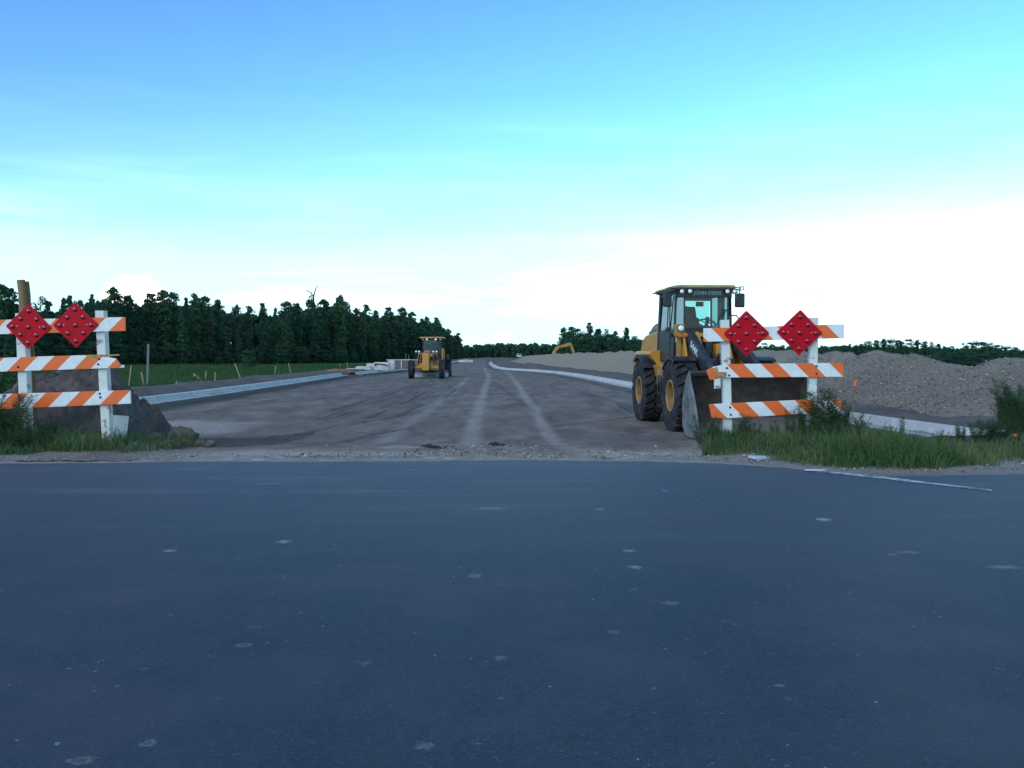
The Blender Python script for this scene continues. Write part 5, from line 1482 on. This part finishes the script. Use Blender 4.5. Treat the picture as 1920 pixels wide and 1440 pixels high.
def arm(sx):
    x0 = sx * .47
    prof = [(.74, 1.98), (.60, 2.06), (.34, 2.02), (-.26, 1.74), (-.82, 1.46), (-1.00, 1.26), (-1.00, .90), (-.99, .50), (-.94, .36), (-.80, .36), (-.74, .55), (-.74, .88), (-.72, 1.14), (-.30, 1.36), (.30, 1.62), (.72, 1.84)]
    b = MB(); b.prism(prof, x0 - .055, x0 + .055)
    for yz in ((.62, 1.92), (-.88, .46)): b.cyl((x0 - .09, *yz), (x0 + .09, *yz), .085, n=18)
    return b.build('lift_arm', M['navy'], ld, bev=.012)


for sx in (-1, 1): arm(sx)
a_txt = math.atan2(1.98 - 1.62, .36 - .02)
# numbers on the outer face of the visible arm, reading along its slope
tx = lettering('544K', .20, .002, M['white_letter'], ld, (-.47 - .058, .02, 1.685), (0, 0, 0), .004, 'arm_number', 1.25)
# glyph x -> forwards-down along the arm, glyph y -> up-forwards, normal -> -x
dx_ = Vector((0, -.56, -.25)).normalized(); nz_ = Vector((-1, 0, 0)); dy_ = nz_.cross(dx_).normalized()
mt_ = Matrix((dx_, dy_, nz_)).transposed().to_4x4(); tx.rotation_euler = mt_.to_euler()
b = MB()
b.box((0, -.28, 1.10), (.86, .30, .18), rot=(R(50), 0, 0)); b.tube([(-.5, -.25, 1.12), (.5, -.25, 1.12)], .07, 14)
b.prism([(.00, 1.52), (-.12, 1.60), (-.46, 1.10), (-.62, .60), (-.55, .42), (-.45, .44), (-.26, .95)], -.07, .07)
b.build('bell_crank', M['navy'], ld, bev=.01)
b = MB(); b.box((0, .18, 1.28), (.62, .5, .42)); b.prism([(.45, 1.05), (-.25, 1.05), (-.18, 1.22), (.45, 1.52)], -.40, .40); b.build('front_shield', M['navy'], ld, bev=.02)
b = MB()
for sx in (-1, 1): b.tube([(sx * .34, .55, 1.05), (sx * .34, -.1, 1.0)], .06, 12)
b.build('lift_cylinder', M['black'], ld, smooth=50)
b = MB()
for sx in (-1, 1): b.tube([(sx * .34, -.1, 1.0), (sx * .34, -.5, .95)], .032, 10)
b.build('cylinder_rod', M['chrome'], ld, smooth=50)

# fenders
def fender(sx, cy, a0, a1, r, mt, w=.48, name='fender', lip=.05):
    b = MB(); n = 14; rows_ = []
    for i in range(n + 1):
        a = R(a0 + (a1 - a0) * i / n)
        y, z = cy + math.cos(a) * r, .735 + math.sin(a) * r
        y2, z2 = cy + math.cos(a) * (r - .03), .735 + math.sin(a) * (r - .03)
        rows_.append([(sx * (.81 + w / 2), y2 - math.cos(a) * lip, z2 - math.sin(a) * lip), (sx * (.81 + w / 2), y, z), (sx * (.81 - w / 2), y, z), (sx * (.81 - w / 2), y2, z2), (sx * (.81 + w / 2 - .02), y2, z2)])
    b.sheet(rows_); b.add(rows_[0], [(0, 1, 2, 3, 4)]); b.add(rows_[-1], [(0, 1, 2, 3, 4)])
    return b.build(name, M[mt], ld, smooth=40)
for sx in (-1, 1):
    fender(sx, 0, 42, 116, .80, 'black', lip=.03)
    fender(sx, 3.03, 55, 140, .84, 'black', w=.42)
for sx in (-1, 1):   # wide yellow side decks over the rear wheels
    b = MB()
    b.prism([(sx * .55, 1.22), (sx * .66, 1.28), (sx * .89, 1.58), (sx * .86, 1.66), (sx * .55, 1.68)], 2.35, 3.9, 'y')
    b.prism([(sx * .50, 1.05), (sx * .72, 1.05), (sx * .80, 1.32), (sx * .50, 1.45)], .95, 2.4, 'y')
    b.build('side_deck', M['yellow'], ld, bev=.015)
for sx in (-1, 1):
    b = MB(); b.box((sx * .80, 1.72, 1.10), (.09, .25, .34)); b.build('tool_box', M['rimdust'], ld, bev=.01)
    b = MB()
    for z in (.45, .72, .98): b.box((sx * .74, 1.45, z), (.32, .24, .03))
    for y in (1.33, 1.57): b.box((sx * .88, y, .76), (.03, .03, .72))
    b.build('steps', M['black'], ld, bev=.004)

# engine hood
b = MB()
b.prism([(2.62, 1.40), (2.62, 2.10), (3.0, 2.14), (4.2, 2.06), (4.55, 1.95), (4.70, 1.70), (4.72, 1.2), (2.62, 1.2)], -.56, .56)
b.build('engine_hood', M['yellow'], ld, bev=.05)
b = MB(); b.prism([(2.56, 1.98), (2.56, 2.20), (2.85, 2.30), (3.5, 2.28), (4.1, 2.16), (4.25, 1.98)], -.50, .50); b.build('hood_top', M['rimdust'], ld, bev=.06)
b = MB(); rows_ = []
for i in range(15):
    a = math.pi * i / 14; rows_.append([(-.22 - .30 * math.cos(a), 3.3, 2.10 + .27 * math.sin(a)), (-.22 - .30 * math.cos(a), 3.8, 2.10 + .27 * math.sin(a))])
b.sheet(rows_); b.add([r_[0] for r_ in rows_], [tuple(range(15))]); b.add([r_[1] for r_ in rows_], [tuple(range(15))])
b.build('air_cleaner', M['black'], ld, smooth=50)
b = MB(); b.cyl((.25, 3.5, 2.1), (.25, 3.5, 2.75), .06, n=14); b.build('exhaust', M['black'], ld)
b = MB(); b.box((-.565, 2.72, 1.86), (.012, .20, .24)); b.box((-.572, 2.72, 1.86), (.01, .16, .20)); pl = b.build('badge', M['grey_letter'], ld, bev=.01)
b = MB(); b.add([(-.579, 2.70 + .05 * math.cos(a), 1.86 + .07 * math.sin(a)) for a in (0, 1, 2, 3, 4, 5)], [(0, 1, 2, 3, 4, 5)]); b.build('emblem', M['black'], pl)

# cab
cab = MB()
zf, zw, zr_ = 1.50, 2.12, 2.98       # sill, waist, roof underside
fr_x, sd_x, yf, yc, yb = .47, .62, .92, 1.18, 2.55
def postp(x, y, x2, y2, r=.045):
    cab.add([(x - r, y - r, zf), (x + r, y - r, zf), (x + r, y + r, zf), (x - r, y + r, zf), (x2 - r, y2 - r, zr_), (x2 + r, y2 - r, zr_), (x2 + r, y2 + r, zr_), (x2 - r, y2 + r, zr_)], [(0, 3, 2, 1), (4, 5, 6, 7), (0, 1, 5, 4), (1, 2, 6, 5), (2, 3, 7, 6), (3, 0, 4, 7)])
for sx in (-1, 1):
    postp(sx * sd_x, yc, sx * (sd_x - .04), yc, .038); postp(sx * sd_x, yb, sx * (sd_x - .04), yb - .08, .05 if sx < 0 else .022)
cab.box((0, 1.75, zf - .03), (1.30, 1.66, .08))
cab.box((0, yb, 1.80), (1.2, .06, .66)); cab.box((0, yb - .03, 2.90), (1.2, .10, .16))
for sx in (-1, 1):
    cab.box((sx * sd_x, 1.86, 1.80), (.05, 1.34, .62)); cab.box((sx * (sd_x - .04), 1.84, 2.93), (.06, 1.36, .12))
    cab.prism([(sx * .47, .93), (sx * .63, 1.17), (sx * .60, 1.20), (sx * .44, .96)], zf, 1.82, 'z')
cab.box((0, .95, 1.82), (.96, .05, .64))
cb = cab.build('cab', M['black'], ld, bev=.012)
# window frames of the front and the visor with the maker's lettering
b = MB()
b.box((0, yf + .02, 2.885), (1.08, .07, .19)); b.box((0, yf + .02, 2.13), (.98, .05, .05))
for sx in (-1, 1): b.box((sx * .475, yf + .02, 2.46), (.035, .045, .7))
for sx in (-1, 1): b.prism([(sx * .52, .93), (sx * .63, 1.13), (sx * .60, 1.17), (sx * .50, .97)], 2.80, 2.98, 'z')
b.build('windshield_frame', M['black'], cb, bev=.01)
lettering('JOHN DEERE', .115, .002, M['grey_letter'], cb, (.025, yf - .019, 2.885), (R(90), 0, 0), .002, 'visor_lettering', .92)
def pane(name, pts, parent=cb, mt='glass'): b = MB(); b.add(pts, [tuple(range(len(pts)))]); return b.build(name, M[mt], parent, smooth=0)
pane('windshield', [(-.46, yf, 2.15), (.46, yf, 2.15), (.46, yf, 2.80), (-.46, yf, 2.80)])
for sx in (-1, 1):
    pane('corner_window', [(sx * .49, .94, 1.84), (sx * .62, 1.15, 1.84), (sx * .59, 1.15, 2.82), (sx * .49, .94, 2.82)], mt='glass_dark')
    pane('side_window', [(sx * .625, 1.22, 2.12), (sx * .625, 2.5, 2.12), (sx * .59, 2.44, 2.87), (sx * .59, 1.22, 2.87)], mt='glass_side')
b = MB(); b.box((.603, 1.80, 2.46), (.03, .42, .86)); b.build('door_post', M['black'], cb)
b = MB(); b.box((-.36, yb - .06, 2.36), (.40, .05, .50)); b.build('rear_panel', M['black'], cb)
pane('rear_window', [(-.56, yb - .02, 2.14), (.56, yb - .02, 2.14), (.54, yb - .08, 2.83), (-.54, yb - .08, 2.83)])
b = MB(); b.box((-.632, 1.55, 2.48), (.02, .03, .76)); b.box((-.655, 1.32, 1.98), (.03, .12, .05)); b.build('door_bar', M['black'], cb, bev=.004)
b = MB()
b.box((.0, 1.80, 1.80), (.50, .50, .14)); b.box((.0, 2.08, 2.12), (.46, .14, .58), rot=(R(-8), 0, 0), top=(.8, .8)); b.box((.0, 2.14, 2.53), (.27, .12, .26), rot=(R(-6), 0, 0), top=(.8, .8)); b.box((0, 1.8, 1.64), (.3, .3, .24))
for sx in (-1, 1): b.box((sx * .28, 1.85, 2.02), (.08, .40, .07))
b.build('seat', M['seat'], cb, bev=.04)
b = MB(); b.box((.14, 1.25, 1.88), (.18, .22, .62), rot=(R(-18), 0, 0)); b.box((.30, 1.6, 2.0), (.10, .3, .3)); b.build('console', M['black'], cb, bev=.03)
b = MB()
n = 26; cw = Vector((.14, 1.36, 2.26)); tl_ = Matrix.Rotation(R(28), 3, 'X')
ring = [tl_ @ Vector((.19 * math.cos(k / n * 2 * math.pi), .19 * math.sin(k / n * 2 * math.pi), 0)) + cw for k in range(n)]
b.tube(ring + [ring[0]], .016, 8, caps=False)
for k in (0, 9, 17): b.tube([ring[k], cw], .012, 6)
b.cyl(cw, cw + Vector((0, -.12, -.30)), .035)
b.box((.14, 1.30, 2.32), (.08, .06, .14))
b.build('steering_wheel', M['black'], cb, smooth=50)
b = MB(); b.box((.30, yb - .12, 2.74), (.17, .05, .11)); b.tube([(-.34, yb - .10, 2.82), (.36, yb - .10, 2.34)], .010, 6); b.build('rear_wiper', M['black'], cb)
b = MB(); b.tube([(.18, yf - .03, 2.13), (.30, yf - .05, 2.38), (.39, yf - .03, 2.52)], .011, 6); b.tube([(.30, yf - .03, 2.13), (.36, yf - .05, 2.36), (.42, yf - .03, 2.54)], .009, 6); b.tube([(.33, yf - .03, 2.53), (.47, yf - .03, 2.50)], .012, 6); b.build('wiper', M['black'], cb, smooth=50)
# roof
b = MB()
b.prism([(-.60, .84), (.60, .84), (.70, 1.10), (.70, 2.66), (.60, 2.76), (-.60, 2.76), (-.70, 2.66), (-.70, 1.10)], 2.985, 3.055, 'z')
rf = b.build('roof', M['beige'], ld, bev=.03)
b = MB(); b.prism([(-.58, .87), (.58, .87), (.67, 1.12), (.67, 2.62), (-.67, 2.62), (-.67, 1.12)], 2.950, 2.985, 'z'); b.build('roof_lining', M['black'], rf)
b = MB()
b.tube([(-.68, 2.50, 2.99), (-.80, 2.46, 2.97), (-.82, 2.30, 2.965), (-.72, 1.9, 2.99)], .014, 6); b.build('grab_loop', M['black'], rf, smooth=50)
def lamp(c, r, parent=rf, nm='work_light', d=(0, -1, 0)):
    o = MB(); o.cyl((0, .035, 0), (0, -.025, 0), r * 1.18, r * 1.3, n=20)
    q = o.build(nm, M['black'], parent, smooth=50); q.location = c
    l = MB(); l.lathe([(r * 1.02, -.0262), (r * .9, -.034), (r * .5, -.042), (.0005, -.045)], n=20, axis='y'); l.build('lens', M['lens'], q, smooth=60)
for x in (-.545, -.385, .43, .60): lamp((x, .85 if abs(x) < .5 else .90, 2.915), .042)
# mirrors on bent arms
for sx, mx_, my_, mz_, w_ in ((-1, -.83, 1.00, 2.74, .19), (1, .72, .90, 2.73, .22)):
    b = MB(); b.box((mx_, my_, mz_), (w_, .06, .30)); o = b.build('mirror', M['black'], ld, bev=.028)
    b = MB(); b.tube([(sx * .60, 1.0, 2.96), (sx * .74, .92, 2.98), (mx_, my_ - .02, 3.00), (mx_, my_, 2.88)], .014, 6); b.tube([(sx * .60, 1.05, 2.90), (mx_ - sx * .04, my_, 2.90)], .012, 6)
    if sx < 0: b.tube([(mx_ + .02, my_, 2.60), (mx_ + .02, my_ + .08, 2.1), (-.64, 1.1, 1.95)], .012, 6)
    else: b.tube([(.62, .95, 3.0), (.80, .93, 3.03), (.82, .93, 2.97), (.66, .95, 2.93)], .012, 6)
    b.build('mirror_arm', M['black'], o, smooth=50)
b = MB(); b.tube([(.62, 1.3, 2.42), (.78, 1.28, 2.43), (.83, 1.28, 2.36), (.84, 1.28, 1.75), (.66, 1.28, 1.62)], .014, 8); b.tube([(-.70, 1.24, 2.0), (-.71, 1.3, 1.5), (-.70, 1.24, 1.3)], .014, 8); b.build('handrail', M['black'], ld, smooth=50)
# headlamps on their posts
for sx in (-1, 1):
    b = MB(); b.box((sx * .66, .64, 2.08), (.20, .14, .26)); b.box((sx * .66, .68, 1.75), (.10, .08, .50)); o = b.build('headlamp', M['yellow_dirty'], ld, bev=.015)
    lamp((sx * .66, .545, 2.12), .060, o, 'lamp_ring')
    b = MB(); b.box((sx * .655, .565, 1.965), (.10, .03, .07)); b.build('turn_signal', M['orange_lens'], o, bev=.01)

# bucket
BX0, BX1 = -1.05, 1.22
prof_o = [(-1.80, .015), (-1.15, .0), (-.92, .03), (-.76, .16), (-.70, .40), (-.74, .70), (-.88, .98), (-1.02, 1.13), (-1.10, 1.19)]
b = MB()
n = len(prof_o)
inn = []
for i, p in enumerate(prof_o):
    a = Vector(prof_o[max(0, i - 1)]); c_ = Vector(prof_o[min(n - 1, i + 1)]); t_ = (c_ - a).normalized(); nn = Vector((-t_.y, t_.x))
    inn.append((p[0] + nn.x * .03, p[1] + nn.y * .03))
b.sheet([[(x, *p) for x in np.linspace(BX0, BX1, 14)] for p in prof_o])
bk = b.build('bucket', M['steel'], ld, smooth=40)
b = MB(); b.sheet([[(x, *p) for x in np.linspace(BX0 + .02, BX1 - .02, 14)] for p in inn]); 
b.build('bucket_inside', M['bucket_in'], bk, smooth=40)
for x, s_x in ((BX0, -1), (BX1, 1)):
    b = MB(); pr = [(-1.82, .03), (-1.70, .30), (-1.46, .72), (-1.22, 1.02), (-1.12, 1.22)] + prof_o[::-1]
    b.prism(pr, x - .02, x + .02); b.build('side_plate', M['steel'], bk, bev=.004)
    b = MB(); pr2 = [(p[0] * 1.0 + .006, p[1]) for p in pr]; b.prism([(p[0] + .02, p[1] * .985 + .01) for p in pr[:5]] + [(p[0] - .01, p[1]) for p in prof_o[::-1]], x - s_x * .021 - .003, x - s_x * .021 + .003); b.build('side_lining', M['bucket_in'], bk)
b = MB(); b.box(((BX0 + BX1) / 2, -1.80, .028), (BX1 - BX0 + .1, .26, .035)); b.build('cutting_edge', M['steel'], bk, bev=.006)
b = MB(); b.prism([(-1.00, 1.10), (-1.12, 1.14), (-1.16, 1.20), (-1.06, 1.24), (-.98, 1.20)], BX0, BX1); b.build('bucket_lip', M['bucket_in'], bk, bev=.01)
b = MB()
b.sheet([[(x, y, .04 + .30 * max(0, 1 - ((y + .95) / .62) ** 2) * (.6 + .6 * float(vnoise(x * 2.3, y * 3, 7))) + .05 * float(vnoise(x * 9, y * 9, 8))) for x in np.linspace(BX0 + .03, BX1 - .03, 60)] for y in np.linspace(-1.66, -.78, 24)])
b.build('bucket_dirt', M['clod'], bk, smooth=50)

bk.location = (0, -.36, .03)

# ------------------------------------------------------------------ motor grader (origin on the ground under the front axle)
gdw = at(800, 710, 60.5)
gr_ = thing('motor_grader', 'yellow motor grader standing on the dirt road near the left kerb', 'motor grader', (gdw.x, 60.5, -.27), R(.8))
for sx in (-1, 1):
    w_ = wheel(gr_, (sx * 1.04, 0, .62), .65, .36, .30, sx, lugs=18, lug_h=.035)
    for yy in (5.3, 6.8): wheel(gr_, (sx * 1.02 + .12, yy, .64), .66, .38, .30, sx, lugs=18, lug_h=.035)
b = MB(); b.box((0, 0, .78), (1.75, .26, .20)); b.box((0, 0, .95), (.9, .24, .18)); b.build('front_axle', M['yellow'], gr_, bev=.03)
b = MB()
b.box((-.03, -.28, 1.12), (.46, .42, 1.14))
b.prism([(-.45, 1.35), (-.45, 1.68), (1.4, 1.95), (3.2, 1.95), (3.2, 1.62), (1.5, 1.62), (.2, 1.35)], -.23, .17)
b.box((.28, -.1, 1.58), (.26, .3, .17))
b.build('main_frame', M['yellow'], gr_, bev=.03)
b = MB(); b.box((0, 5.4, 1.15), (.9, 3.6, .7)); b.box((0, 6.1, 1.6), (1.0, 2.2, .8)); b.box((.78, 3.6, 1.45), (.12, .5, .9)); b.build('engine_cover', M['yellow'], gr_, bev=.05)
b = MB()
for sx in (-1, 1):
    b.tube([(sx * .42, .25, 1.6), (sx * .52, .3, .75)], .03, 8); b.tube([(sx * .62, .9, 1.75), (sx * .72, 1.0, .95)], .03, 8); b.tube([(sx * .25, -.1, 1.0), (sx * .8, 0, .9)], .03, 8)
b.box((0, 1.0, 1.70), (1.35, .2, .12)); b.box((0, .4, .62), (1.3, .9, .1))
b.build('lift_linkage', M['rimdust'], gr_, bev=.005, smooth=50)
b = MB(); b.box((0, 1.6, .55), (1.2, 1.3, .16)); b.box((0, .6, .95), (.5, .6, .5)); b.tube([(-.5, .5, 1.3), (-.45, .6, .9), (-.5, .9, .7)], .05, 6); b.tube([(.5, .5, 1.3), (.45, .6, .9), (.5, .9, .7)], .05, 6); b.build('circle_drive', M['black'], gr_, bev=.01)
b = MB(); b.sheet([[(x, 2.0 + .1 * math.cos(a) * 2.2 + x * .12, .30 + .28 * math.sin(a)) for x in (-1.5, 1.35)] for a in np.linspace(-1.1, 1.1, 8)]); b.build('blade', M['blade'], gr_, smooth=60)
b = MB()
cxs = [(-.62, 3.05), (.62, 3.05), (-.62, 4.45), (.62, 4.45)]
for x, y in cxs: b.box((x, y, 2.05), (.07, .07, 1.5))
b.box((0, 3.75, 1.35), (1.3, 1.45, .12)); b.box((0, 3.05, 1.50), (1.24, .06, .36)); b.box((0, 3.05, 2.74), (1.3, .06, .12)); b.box((0, 3.75, 2.76), (1.3, 1.4, .06))
b.box((0, 4.45, 1.85), (1.24, .06, 1.1)); b.box((.50, 3.05, 2.0), (.3, .05, 1.3))
gc_ = b.build('cab', M['black'], gr_, bev=.01); gc_.location.x = .12
for nm, pts in (('windshield', [(-.58, 3.02, 1.6), (.36, 3.02, 1.6), (.36, 3.02, 2.68), (-.58, 3.02, 2.68)]), ('rear_window', [(-.58, 4.42, 2.0), (.58, 4.42, 2.0), (.58, 4.42, 2.7), (-.58, 4.42, 2.7)])): pane(nm, pts, gc_)
b = MB(); b.box((.12, 3.9, 1.75), (.5, .5, .5)); b.box((.12, 4.15, 2.2), (.45, .15, .6)); b.box((.12, 3.35, 1.8), (.14, .14, .7)); b.tube([(-.1, 3.3, 2.15), (.34, 3.3, 2.15)], .03, 6); b.build('seat', M['seat'], gc_, bev=.03)
b = MB(); b.box((0, 3.75, 2.86), (1.78, 1.9, .10), top=(.92, .92)); rf2 = b.build('roof', M['yellow'], gr_, bev=.03); rf2.location.x = .12
for x in (-.33, .30): lamp((x, 2.86, 2.72), .075, rf2)
for x in (-.62, .62): lamp((x, 2.86, 2.72), .035, rf2)
b = MB(); b.prism([(-.42, 1.66), (.34, 1.66), (.22, 1.96), (-.20, 1.98)], 1.25, 1.9, 'y'); b.build('front_cover', M['blue'], gr_, bev=.02)
b = MB(); b.box((0, .35, 1.80), (1.55, .06, .05)); b.tube([(-.74, .35, 1.8), (-.80, .5, 1.2)], .03, 6); b.tube([(.70, .35, 1.8), (.78, .5, 1.2)], .03, 6); lb_ = b.build('lamp_bar', M['black'], gr_, bev=.004)
for x in (-.74, -.54, .44, .66): lamp((x, .30, 1.84), .062, lb_, 'headlight')
b = MB(); b.tube([(1.02, 2.9, 2.0), (1.02, 2.9, 1.3)], .05, 6); b.box((.90, 3.0, 1.7), (.12, .5, .8)); b.build('side_panel', M['yellow_dirty'], gr_, bev=.01)
b = MB(); b.box((1.35, 6.2, .55), (.05, .9, .9)); b.box((1.2, 6.0, .42), (.4, .5, .06)); b.build('ripper_guard', M['black'], gr_)

# ------------------------------------------------------------------ excavator behind the pile
de = 196
ez = -1.3
E0 = Vector((gp(1026, de), de, ez))
ex_ = thing('excavator', 'yellow excavator with raised boom working behind the gravel pile', 'excavator', E0)
def ep(px, py): v = at(px, py, de) - E0; return (v.x, v.z)
b = MB()
b.prism([ep(1035, 668), ep(1035, 661), ep(1042, 650.5), ep(1054, 646.5), ep(1067, 642.5), ep(1072, 644), ep(1071, 648), ep(1056, 651.5), ep(1046, 655), ep(1040, 665), ep(1039, 669)], -.22, .22, 'y'); b.build('boom', M['yellow_dirty'], ex_, bev=.05)
b = MB(); b.prism([ep(1067, 642.8), ep(1071.5, 643.2), ep(1077, 658), ep(1077.5, 666), ep(1074.5, 666), ep(1070, 652)], -.18, .18, 'y'); b.build('stick', M['yellow_dirty'], ex_, bev=.04)
b = MB(); b.prism([ep(1073, 664), ep(1079, 663), ep(1081, 668), ep(1078, 673), ep(1072, 673), ep(1071, 668)], -.5, .5, 'y'); b.build('bucket', M['steel'], ex_, bev=.04)
b = MB(); b.tube([Vector((ep(1043, 659)[0], -.25, ep(1043, 659)[1])), Vector((ep(1052, 650)[0], -.25, ep(1052, 650)[1]))], .09, 8); b.tube([Vector((ep(1054, 645.5)[0], 0, ep(1054, 645.5)[1])), Vector((ep(1068, 641.5)[0], 0, ep(1068, 641.5)[1]))], .1, 8); b.build('hydraulic_cylinder', M['black'], ex_, smooth=50)
b = MB(); b.box((0, 0, 1.75), (3.6, 2.4, 1.1)); b.box((-1.3, 0, 2.30), (1.0, 2.2, .35)); b.build('body', M['yellow'], ex_, bev=.08)
b = MB(); b.box((1.05, -.75, 2.25), (1.2, .9, 1.0)); b.build('cab', M['black'], ex_, bev=.06)
for sy in (-1, 1):
    b = MB(); b.prism([(-2.1, .45), (-1.8, .05), (1.8, .05), (2.1, .45), (1.8, .9), (-1.8, .9)], sy * 1.05 - .3, sy * 1.05 + .3, 'y'); b.build('track', M['rubber'], ex_, bev=.05)

# white pickups far off
def pickup(c, rz, lb, s=1.0):
    t = thing('pickup_truck', lb, 'pickup truck', c, rz, 'white pickup trucks far along the road'); t.scale = (s, s, s)
    b = MB(); b.prism([(-2.7, .45), (-2.7, 1.05), (-1.2, 1.15), (-.6, 1.80), (.9, 1.85), (1.1, 1.20), (2.7, 1.15), (2.7, .45)], -.95, .95); b.build('body', M['white_car'], t, bev=.06)
    b = MB(); b.prism([(-1.05, 1.18), (-.55, 1.72), (.85, 1.76), (.98, 1.22)], -.955, .955); b.prism([(-1.22, 1.17), (-.64, 1.76), (-.60, 1.72), (-1.15, 1.15)], -.8, .8); b.build('windows', M['black'], t)
    for y in (-1.75, 1.75):
        for x in (-.88, .88): b = MB(); b.cyl((x - .12, y, .40), (x + .12, y, .40), .40, n=16); b.build('wheel', M['rubber'], t)
    return t
pickup((gp(973, 420), 420, .55), R(8), 'tiny white pickup in the far distance where the road meets the woods', 1.0)
pickup((gp(1045, 204), 206, -.45), R(80), 'white pickup roof showing over the gravel pile under the excavator boom', .8)
